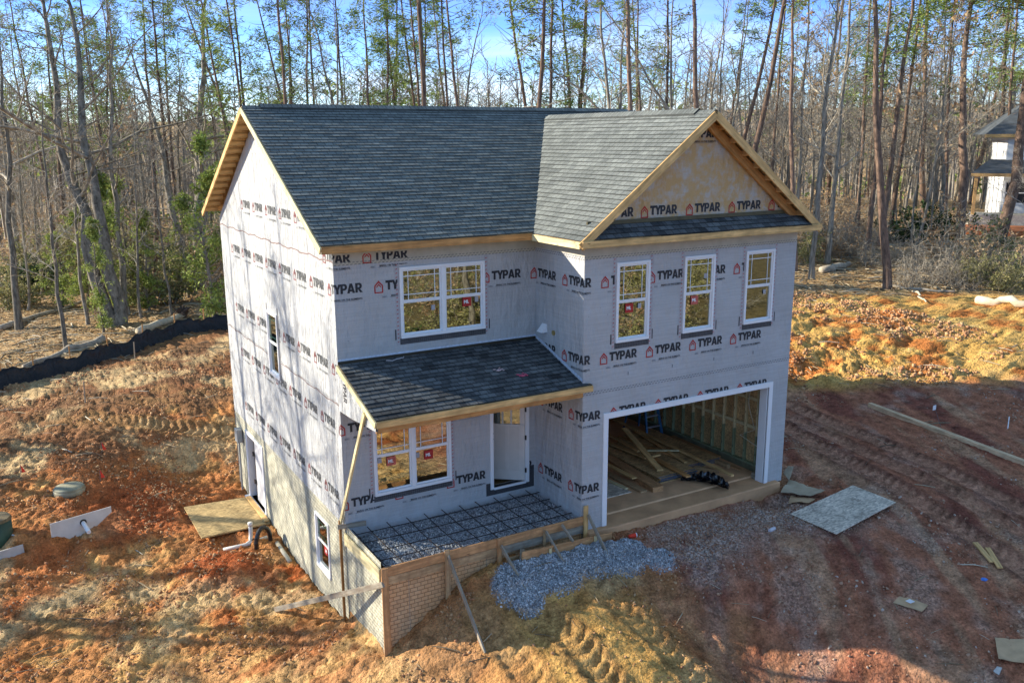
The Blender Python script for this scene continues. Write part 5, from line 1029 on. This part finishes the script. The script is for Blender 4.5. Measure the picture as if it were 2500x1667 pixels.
def gen_bare(seed,hgt=18.0,r0=.17,fork=False,low=.25,m=None,leaves=0,spread=1.0):
    R=random.Random(seed); tr=TB(); br=TB(); fol=[]
    def pt(h):
        t=(h+.6)/(hgt+.6)*12; i=min(11,int(t)); return pts[i]+(pts[i+1]-pts[i])*(t-i)
    pts=[np.array([0,0,-.6])]; x=y=0;
    for i in range(1,13):
        x+=R.gauss(0,.10)*hgt/18; y+=R.gauss(0,.10)*hgt/18; pts.append(np.array([x,y,-.6+(hgt+.6)*i/12]))
    tr.seg(pts,[r0*(1-.9*i/12)+(.3*r0 if i==0 else 0) for i in range(13)],8)
    h=hgt*low
    while h<hgt*.98:
        f=h/hgt; a=R.uniform(0,6.28); e=R.uniform(.35,1.3); d=np.array([math.cos(a),math.sin(a),e]); d/=np.linalg.norm(d); L_=hgt*spread*(.28*(1-f)+.06)*R.uniform(.6,1.3); r=r0*.38*(1-f*.75)
        if fork and abs(f-.45)<.03: L_*=2.2; r*=1.9
        q=wander(pt(h),d,L_,6,.13,R,.05); br.seg(q,[r*(1-.85*i/6) for i in range(7)],4)
        for i in range(1,7):
            for _ in range(2):
                dd=q[i]-q[i-1]; dd/=np.linalg.norm(dd); L2=L_*R.uniform(.18,.42)*(1.2-i/8); s=wander(q[i],dd*.7+perp(dd,R)*.8+np.array([0,0,.15]),L2,3,.18,R,.03); r2=max(.007,r*.35*(1-i/9)); br.seg(s,[r2,r2*.75,r2*.5,.004],3)
                for _ in range(3):
                    k=R.choice([1,2,3]); d3=s[k]-s[k-1]; d3/=np.linalg.norm(d3); t_=wander(s[k],d3*.7+perp(d3,R)*.8,L2*R.uniform(.3,.6),2,.2,R); br.seg(t_,[.008,.006,.003],3)
                    if leaves and R.random()<leaves: fol+= [t_[-1],t_[1]]
        h+=hgt*R.uniform(.02,.05)
    me=[tr.mesh('trunk_mesh',m or M_BB),br.mesh('branch_mesh',m or M_TW,False)]
    if fol: V,F=tips(fol,R,4,.17,1,.3); me.append(fastmesh('leaf_mesh',np.array(V),np.array(F),M_OAK))
    return me
def gen_cedar(seed,hgt=7.0,m=None,wide=1.0):
    R=random.Random(seed); tr=TB(); fol=[]; br=TB(); pts=[np.array([R.gauss(0,.03)*i,R.gauss(0,.03)*i,-.3+(hgt+.2)*i/8]) for i in range(9)]; tr.seg(pts,[.10*(1-.9*i/8) for i in range(9)],6)
    h=.5
    while h<hgt:
        f=h/hgt; a=R.uniform(0,6.28); L_=wide*(1.5*(1-f)**.8+.15)*R.uniform(.4,1.2); d=np.array([math.cos(a),math.sin(a),R.uniform(.1,.7)]); d/=np.linalg.norm(d); i=int(f*8); q=wander(pts[i]+(pts[min(8,i+1)]-pts[i])*(f*8-i),d,L_,4,.12,R,.05); br.seg(q,[.02,.015,.01,.006,.003],3)
        for k in (1,2,3,4):
            for _ in range(3): fol.append(q[k]+np.array([R.gauss(0,.13),R.gauss(0,.13),R.gauss(0,.10)]))
        h+=.055*hgt/7
    V,F=tips([c for c in fol if math.sin(c[2]*3.1+c[0]*2.3+seed)+math.sin(c[1]*3.7+c[2]*1.3)>.25],R,7,.18,1,.18); return tr.mesh('cedar_trunk',M_BB),br.mesh('cedar_branches',M_TW,False),fastmesh('cedar_crown',np.array(V),np.array(F),m or M_CED)
def gen_shrub(seed,hgt=2.4,m=None,leaf=.5,n=16,size=.13):
    R=random.Random(seed); br=TB(); fol=[]
    for _ in range(n):
        a=R.uniform(0,6.28); d=np.array([math.cos(a)*R.uniform(.1,1.2),math.sin(a)*R.uniform(.1,1.2),1]); d/=np.linalg.norm(d); q=wander(np.array([R.gauss(0,.3),R.gauss(0,.3),-.1]),d,hgt*R.uniform(.5,1.2),6,.2,R); br.seg(q,[.022,.018,.014,.011,.008,.006,.003],3)
        for i in range(1,7):
            for _ in range(3):
                dd=q[i]-q[i-1]; dd/=np.linalg.norm(dd); s=wander(q[i],dd*.6+perp(dd,R)*.9,hgt*R.uniform(.1,.35),3,.25,R); br.seg(s,[.009,.007,.005,.003],3)
                if R.random()<leaf: fol+=[s[-1],s[1],s[2]]
    me=[br.mesh('stem_mesh',M_TW,False)]
    if fol: V,F=tips(fol,R,5,size,1,.3); me.append(fastmesh('shrub_leaf',np.array(V),np.array(F),m or M_BRU))
    return me
PINES=[gen_pine(s,lo,de) for s,lo,de in ((1,.44,1),(2,.38,1),(3,.52,.9),(4,.34,1),(5,.60,.9),(6,.46,.8))]
BARES=[gen_bare(s,fork=f,low=lo,leaves=lv) for s,f,lo,lv in ((11,0,.3,0),(12,1,.35,0),(13,0,.22,0),(14,1,.4,0),(15,0,.3,.1))]
SAPS=[gen_bare(s,hgt=11,r0=.07,low=lo,leaves=lv,spread=.8) for s,lo,lv in ((21,.25,0),(22,.35,0),(23,.2,.0),(24,.3,.06))]
CEDS=[gen_cedar(31),gen_cedar(32,wide=.8),gen_cedar(33,hgt=6,wide=1.3)]
SHR=[gen_shrub(41,2.2,M_BRU,.55),gen_shrub(42,1.8,M_HOL,.95,20,.15),gen_shrub(43,2.6,M_OAK,.35),gen_shrub(44,1.6,None,0,22),gen_shrub(45,2.4,M_BRU,.8)]
NAMES={'pine':('pine_tree',['trunk','branches','crown']),'bare':('bare_tree',['trunk','branches','dry_leaves']),'sap':('young_tree',['trunk','branches','dry_leaves']),'cedar':('cedar_tree',['trunk','branches','crown']),'shrub':('shrub',['stems','foliage'])}
SRC={'pine':PINES,'bare':BARES,'sap':SAPS,'cedar':CEDS,'shrub':SHR}
TREES=[]
def plant(kind,var,x,y,sc_xy,sc_z,rz,lean=(0,0),z=None,crown=True):
    nm,parts=NAMES[kind]; ms=SRC[kind][var%len(SRC[kind])]; z=zat(x,y) if z is None else z
    r=D.objects.new(nm,None); r.empty_display_size=.2; COL.objects.link(r)
    q=Vector((lean[0],lean[1],1)).normalized(); R_=Vector((0,0,1)).rotation_difference(q).to_matrix().to_4x4()
    r.matrix_basis=Matrix.Translation((x,y,z))@R_@Matrix.Rotation(rz,4,'Z')@Matrix.Diagonal((sc_xy,sc_xy,sc_z,1))
    for p_,m_ in zip(parts,ms):
        if p_=='crown' and not crown: continue
        c=D.objects.new(p_,m_); COL.objects.link(c); c.parent=r
    TREES.append((r,kind,x,y)); return r
RR=random.Random(5)
HT={'pine':22.0,'bare':18.0,'sap':11.0,'cedar':7.0,'shrub':2}; R0={'pine':.19,'bare':.165,'sap':.068}
def spec(kind,u0,v0,u1,v1,wpx,Z=None,var=None,zs=None):
    """tree whose trunk runs through two sighted points; base on the ground if v0 is its foot"""
    if Z is None: p=G(u0,v0); Z=float((p-CAM)@_F); foot=p
    else:
        p=at_depth(u0,v0,Z); q=at_depth(u1,v1,Z); d=q-p; d/=d[2]; foot=p
        for _ in range(5): foot=p+d*(zat(foot[0],foot[1])-p[2])
    q=at_depth(u1,v1,Z); d=q-foot; lean=(d[0]/d[2],d[1]/d[2]); rad=wpx*Z/FPX/2*1.15
    hz=zs or RR.uniform(.9,1.15); return plant(kind,RR.randrange(6) if var is None else var,foot[0],foot[1],max(.6,rad/R0[kind]) if kind!='sap' else rad/R0[kind],hz,RR.uniform(0,6.28),lean)
for a in [('bare',268,795,115,230,30,None,1),('bare',285,792,214,255,30,None,3),('bare',311,770,275,300,16,None,0),('bare',460,703,357,217,20,None,2),('bare',480,702,472,200,26,None,1),
 ('sap',164,859,112,440,10,None,0),('sap',215,792,172,464,9,None,1),('sap',351,776,334,400,7,None,2),('pine',379,684,352,255,11,None,4),('bare',371,709,345,420,7,None,2),('bare',51,665,12,350,12,None,0),('bare',100,650,60,300,10,None,3),
 ('pine',230,242,196,0,8,62,0),('pine',238,242,212,50,8,66,1),('pine',263,242,260,0,8,64,3),('pine',408,382,371,0,9,58,0),('pine',423,395,406,115,8,66,5),('pine',553,344,510,102,9,55,2),('pine',584,255,548,0,10,52,3),('pine',594,255,569,0,9,60,1),('pine',551,293,477,90,9,64,5),
 ('pine',60,200,20,0,9,60,3),('pine',130,260,110,60,9,68,0),('bare',20,500,-20,80,16,45,3),
 ('bare',648,256,600,113,6,60,2),('pine',683,256,624,18,8,55,1),('pine',703,256,680,0,11,50,4),('pine',712,258,696,0,8,58,0),('pine',749,259,746,0,8,58,3),('pine',770,259,758,0,8,62,5),('bare',814,259,761,60,10,50,0),('bare',819,259,795,0,11,48,1),('pine',845,259,828,48,8,55,4),
 ('pine',898,259,887,60,9,52,3),('pine',945,262,944,0,8,58,1),('pine',960,262,948,100,8,60,2),('pine',1029,263,1020,0,14,42,4),('pine',1021,263,999,0,9,55,4),('pine',1002,208,981,0,8,60,2),('pine',1046,262,1044,0,8,56,4),('pine',1094,265,1080,0,8,55,4),('pine',1113,265,1088,0,10,50,4),('bare',1133,265,1177,0,10,50,3),('pine',1287,265,1250,0,10,52,5),
 ('pine',1311,271,1327,0,14,42,2),('pine',1346,255,1354,0,10,52,3),('pine',1389,255,1374,0,9,54,0),('pine',1408,261,1419,0,9,56,1),('bare',1495,271,1460,0,12,46,0),('bare',1521,271,1535,0,12,48,1),('pine',1553,274,1545,0,13,42,4),('pine',1628,245,1629,0,9,54,5),('bare',1641,271,1639,0,10,50,2),('pine',1709,265,1700,0,15,42,4),('bare',1760,268,1762,0,8,50,0),('bare',1789,287,1833,0,9,52,2),('bare',1632,265,1499,48,10,48,2),
 ('pine',1840,338,1907,0,15,44,4),('pine',1821,303,1885,32,11,50,2),('pine',1940,472,1942,0,12,46,4),('pine',1897,287,1923,0,8,58,5),
 ('pine',2166,707,2155,153,18,None,4),('bare',1983,684,2025,240,12,None,0),('bare',2027,530,2053,240,12,48,2),('pine',2257,536,2271,0,13,None,4),('pine',2344,597,2372,0,20,None,2),('pine',2430,622,2499,40,26,None,4),('pine',2130,408,2150,153,11,52,1),('pine',2186,306,2226,0,12,54,3),('pine',2206,326,2246,0,10,58,0),('pine',2390,408,2461,66,12,82,5),('bare',2012,383,2053,0,11,54,1),('pine',2100,420,2120,0,9,60,3),('pine',2310,400,2330,0,9,60,0),('pine',2460,300,2480,0,9,64,3)]: spec(a[0],a[1],a[2],a[3],a[4],a[5],a[6],a[7])
# cedars and evergreens sighted in the photo
def at_g(kind,u,v,var,sc,sz=None):
    p=G(u,v); plant(kind,var,p[0],p[1],sc,sz or sc,RR.uniform(0,6.28))
def hid(kind,u,v,Z,var,sc,sz=None):
    p=at_depth(u,v,Z); plant(kind,var,p[0],p[1],sc,sz or sc,RR.uniform(0,6.28))
for u,v,Z,var,sc,sz in ((500,500,44,0,1.15,1.3),(250,500,46,1,1.0,1.1),(290,520,50,2,1.1,1.2),(190,520,48,2,.9,.95),(225,560,42,1,.75,.8),(440,480,52,2,1.1,1.0),(130,560,50,2,.9,.7),(345,560,48,1,.9,.8),(1090,300,60,2,1.5,1.5),(1000,300,64,2,1.3,1.2)): hid('cedar',u,v,Z,var,sc,sz)
for u,v,var,sc in ((2260,590,1,1.3),(2215,590,1,.9),(2450,715,4,.6),(2490,700,0,.8),(2400,700,0,.6),(2330,690,3,1.0),(2280,695,3,1.0),(2230,690,3,1.0),(2370,690,4,.6),(2180,640,3,1.0),(2350,670,2,.8),(2470,680,2,.8),(2300,670,3,1.2),(2130,650,3,1.1),(2250,660,3,1.4),(2390,660,3,1.3),(2440,665,3,1.2),(2060,620,3,1.0),(2200,700,3,.8),(2350,705,3,.9),(1960,640,0,.9),(2080,600,3,1.1),(2010,600,3,.9),(420,660,1,.9),(440,640,1,.8),(90,710,1,1.1),(130,690,4,1.0),(200,650,4,1.2),(260,640,0,1.2),(330,640,4,1.1),(370,620,2,1.1),(520,660,2,1.1),(540,690,3,1.1),(500,620,0,1.2),(30,700,3,1.3),(150,630,2,1.2),(60,640,2,1.4),(290,600,4,1.3),(230,600,2,1.2)): at_g('shrub',u,v,var,sc)
# thinner wood filling the background
PL=[(t[2],t[3]) for t in TREES]
def fill(kind,n,u0,u1,z0,z1,vars_,s0,s1):
    k=0; tries=0
    while k<n and tries<n*30:
        tries+=1; Z=z0+(z1-z0)*RR.random()**.7; p=at_depth(RR.uniform(u0,u1),400,Z); x,y=p[0],p[1]
        if any((x-a)**2+(y-b)**2<1.6 for a,b in PL) or samp(wood_m,x,y)<.6 or (x>48 and 12<y<34 and Z<72 and (x-50)>0 and abs((x-60)*.51+(y-18)*.86)<9): continue
        ok_=(x>14 or y>15)
        if not ok_: continue
        uu,vv,ZZ=proj((x,y,5))
        if 2335<uu<2560 and ZZ<66 and RR.random()<.85: continue
        s=RR.uniform(s0,s1); plant(kind,RR.choice(vars_),x,y,s*(RR.uniform(.8,1.2) if kind!='shrub' else 1),s*RR.uniform(.85,1.15),RR.uniform(0,6.28),(RR.gauss(0,.05),RR.gauss(0,.05))); PL.append((x,y)); k+=1
fill('sap',58,1900,2540,44,84,(0,1,2,3),.9,1.5); fill('sap',8,600,1900,48,80,(0,1,2),.9,1.4); fill('sap',16,-40,560,42,72,(0,1,2,3),.8,1.3)
fill('bare',12,1880,2540,55,90,(0,2,4),.7,1.0); fill('bare',6,560,1900,55,85,(0,2),.7,1.0); fill('bare',12,-40,560,55,85,(0,2,4),.6,.9)
fill('pine',5,1900,2540,62,95,(0,1,3),.8,1.05); fill('pine',4,1250,1900,60,90,(0,1,3,5),.8,1.05); fill('pine',4,560,1250,60,90,(0,1,3),.8,1.05); fill('pine',5,-40,600,58,90,(0,1,3),.8,1.0)
fill('shrub',20,1900,2540,46,74,(0,2,3,3),1.0,1.5); fill('shrub',16,-40,560,46,70,(0,2,3,4),1.2,1.9)
# trees just outside the left edge, whose shadows fall across the lot and the side wall
for x,y,k,v_,s in ((-14.5,12.5,'bare',0,.75),(-17.5,18,'bare',2,.8),(-12.5,17,'bare',1,.62),(-23,22,'pine',4,.85),(-16,23,'bare',2,.8),(-19,8,'bare',0,.7),(-13.6,13.8,'bare',1,.85),(-15.1,18.6,'bare',3,.9),(-12.8,19.6,'bare',0,.8),(-17,14.2,'bare',2,.9),(-20.5,17.5,'bare',1,.95)): plant(k,v_,x,y,s*1.15,s,RR.uniform(0,6.28),(RR.gauss(0,.04),RR.gauss(0,.04)))
# brush and trees behind the camera, mirrored in the windows
for i in range(70):
    t_=RR.uniform(14,46); wx=RR.uniform(1,10); x=wx+(wx+5.7)/17*t_+RR.gauss(0,1.5); y=-2-t_
    if math.hypot(x-CAM[0],y-CAM[1])<7: continue
    k=RR.choice(['sap','shrub','shrub','shrub','bare']) if t_>19 else 'shrub'; s=RR.uniform(.8,1.3); plant(k,RR.randrange(6),x,y,s,s*(.8 if k=='shrub' else 1),RR.uniform(0,6.28))
# ---------------------------------------------------------------- labels: kind, look, and place counted along the picture
ORD='first second third fourth fifth sixth seventh eighth ninth tenth eleventh twelfth thirteenth fourteenth fifteenth sixteenth seventeenth eighteenth nineteenth'.split()
TENS={20:'twenty',30:'thirty',40:'forty',50:'fifty',60:'sixty',70:'seventy',80:'eighty',90:'ninety'}
def ordn(n):
    if n<20: return ORD[n-1]
    if n%10==0: return TENS[n//10*10][:-1]+'ieth'
    return TENS[n//10*10]+'-'+ORD[n%10-1]
DESC={'pine':('tall dark pine','pine'),'bare':('bare grey tree','bare tree'),'sap':('thin bare young tree','young tree'),'cedar':('bushy green cedar','cedar'),'shrub':('tangled low shrub','shrub')}
buck={}
for r,k,x,y in TREES:
    zc_=2.0 if k in('shrub','cedar') else 9.5
    T=r.matrix_basis@Vector((0,0,(1 if k=='shrub' else 3 if k=='cedar' else 9)/max(.3,r.scale.z))); u,v,Z=proj(T)
    if Z<=0 or u<-60 or u>2560: zone=('out','beyond the frame of the photo')
    elif u<560: zone=('l','left of the house')
    elif u<1330: zone=('m','behind the main roof')
    elif u<1960: zone=('g','behind the garage roof')
    else: zone=('r','right of the house')
    band='near' if Z<47 else 'middle' if Z<62 else 'far'
    buck.setdefault((k,zone,band),[]).append((u,r))
for (k,zone,band),l in buck.items():
    l.sort(key=lambda t:t[0])
    for i,(u,r) in enumerate(l):
        ds,cat=DESC[k]
        if zone[0]=='out': lab='%s standing outside the frame, %s such by direction'%(ds,ordn(i+1)); 
        else: lab='%s %s, %s from left in the %s row'%(ds,zone[1],ordn(i+1),band)
        tag(r,lab,cat,{'pine':'pines of the surrounding woods','bare':'bare trees of the surrounding woods','sap':'young trees of the surrounding woods','cedar':'cedars among the trees','shrub':'shrubs of the undergrowth'}[k])
# ---------------------------------------------------------------- distant woods as one mass
R=random.Random(77); tb=TB(); FT=[]
for s in range(3):
    tb=TB(); P0=np.array([0,0,-1.]); pts=wander(P0,np.array([0,0,1.]),15,4,.03,R); tb.seg(pts,[.16,.14,.10,.07,.03],3)
    for i in range(26):
        h=R.uniform(.3,1)*4; j=min(3,int(h)); p=pts[j]+(pts[j+1]-pts[j])*(h-j); a=R.uniform(0,6.28); q=wander(p,np.array([math.cos(a),math.sin(a),1.1])/1.5,R.uniform(1,3.4),2,.2,R); tb.seg(q,[.035,.025,.012],3)
        for _ in range(2): tb.seg(wander(q[1],np.array([R.gauss(0,1),R.gauss(0,1),.8]),R.uniform(.5,1.5),1,.2,R),[.018,.01],3)
    FT.append((np.array(tb.V),np.array(tb.F)))
VV=[];FFF=[];o_=0; g2=np.random.default_rng(3)
for s in range(3):
    n=480; Z_=80+(330-80)*g2.uniform(size=n)**1.3; u_=g2.uniform(-150,2650,n); pos=[]
    for a,b_ in zip(u_,Z_): p=at_depth(a,337,b_); pos.append((p[0],p[1],zat(p[0],p[1])-.3))
    pos=np.array(pos); sc=g2.uniform(.6,1.15,n); V,F=scatter(FT[s][0],FT[s][1],pos,np.stack([sc*1.2,sc*1.2,sc],1),rot=g2.uniform(0,6.28,n)); VV.append(V); FFF.append(F+o_); o_+=len(V)
stuff('distant_woods',np.concatenate(VV),np.concatenate(FFF),plain('distant_bark',(.26,.235,.205),.95,.4,.3),'grey leafless woods on the far slopes')
n=220; g3=g2.uniform(size=n); Z_=85+200*g3; u_=g2.uniform(-150,2650,n); cen=[]
for a,b_ in zip(u_,Z_):
    p=at_depth(a,337,b_); h0=zat(p[0],p[1]); tall=R.random()<.6
    for _ in range(9): cen.append(np.array([p[0]+R.gauss(0,1.3),p[1]+R.gauss(0,1.3),h0+(R.uniform(6,13) if tall else R.uniform(.5,4))]))
V,F=tips(cen,R,10,.85,.7,.2); stuff('distant_evergreens',np.array(V),np.array(F),M_NEED,'dark green evergreen tops scattered through the far woods')
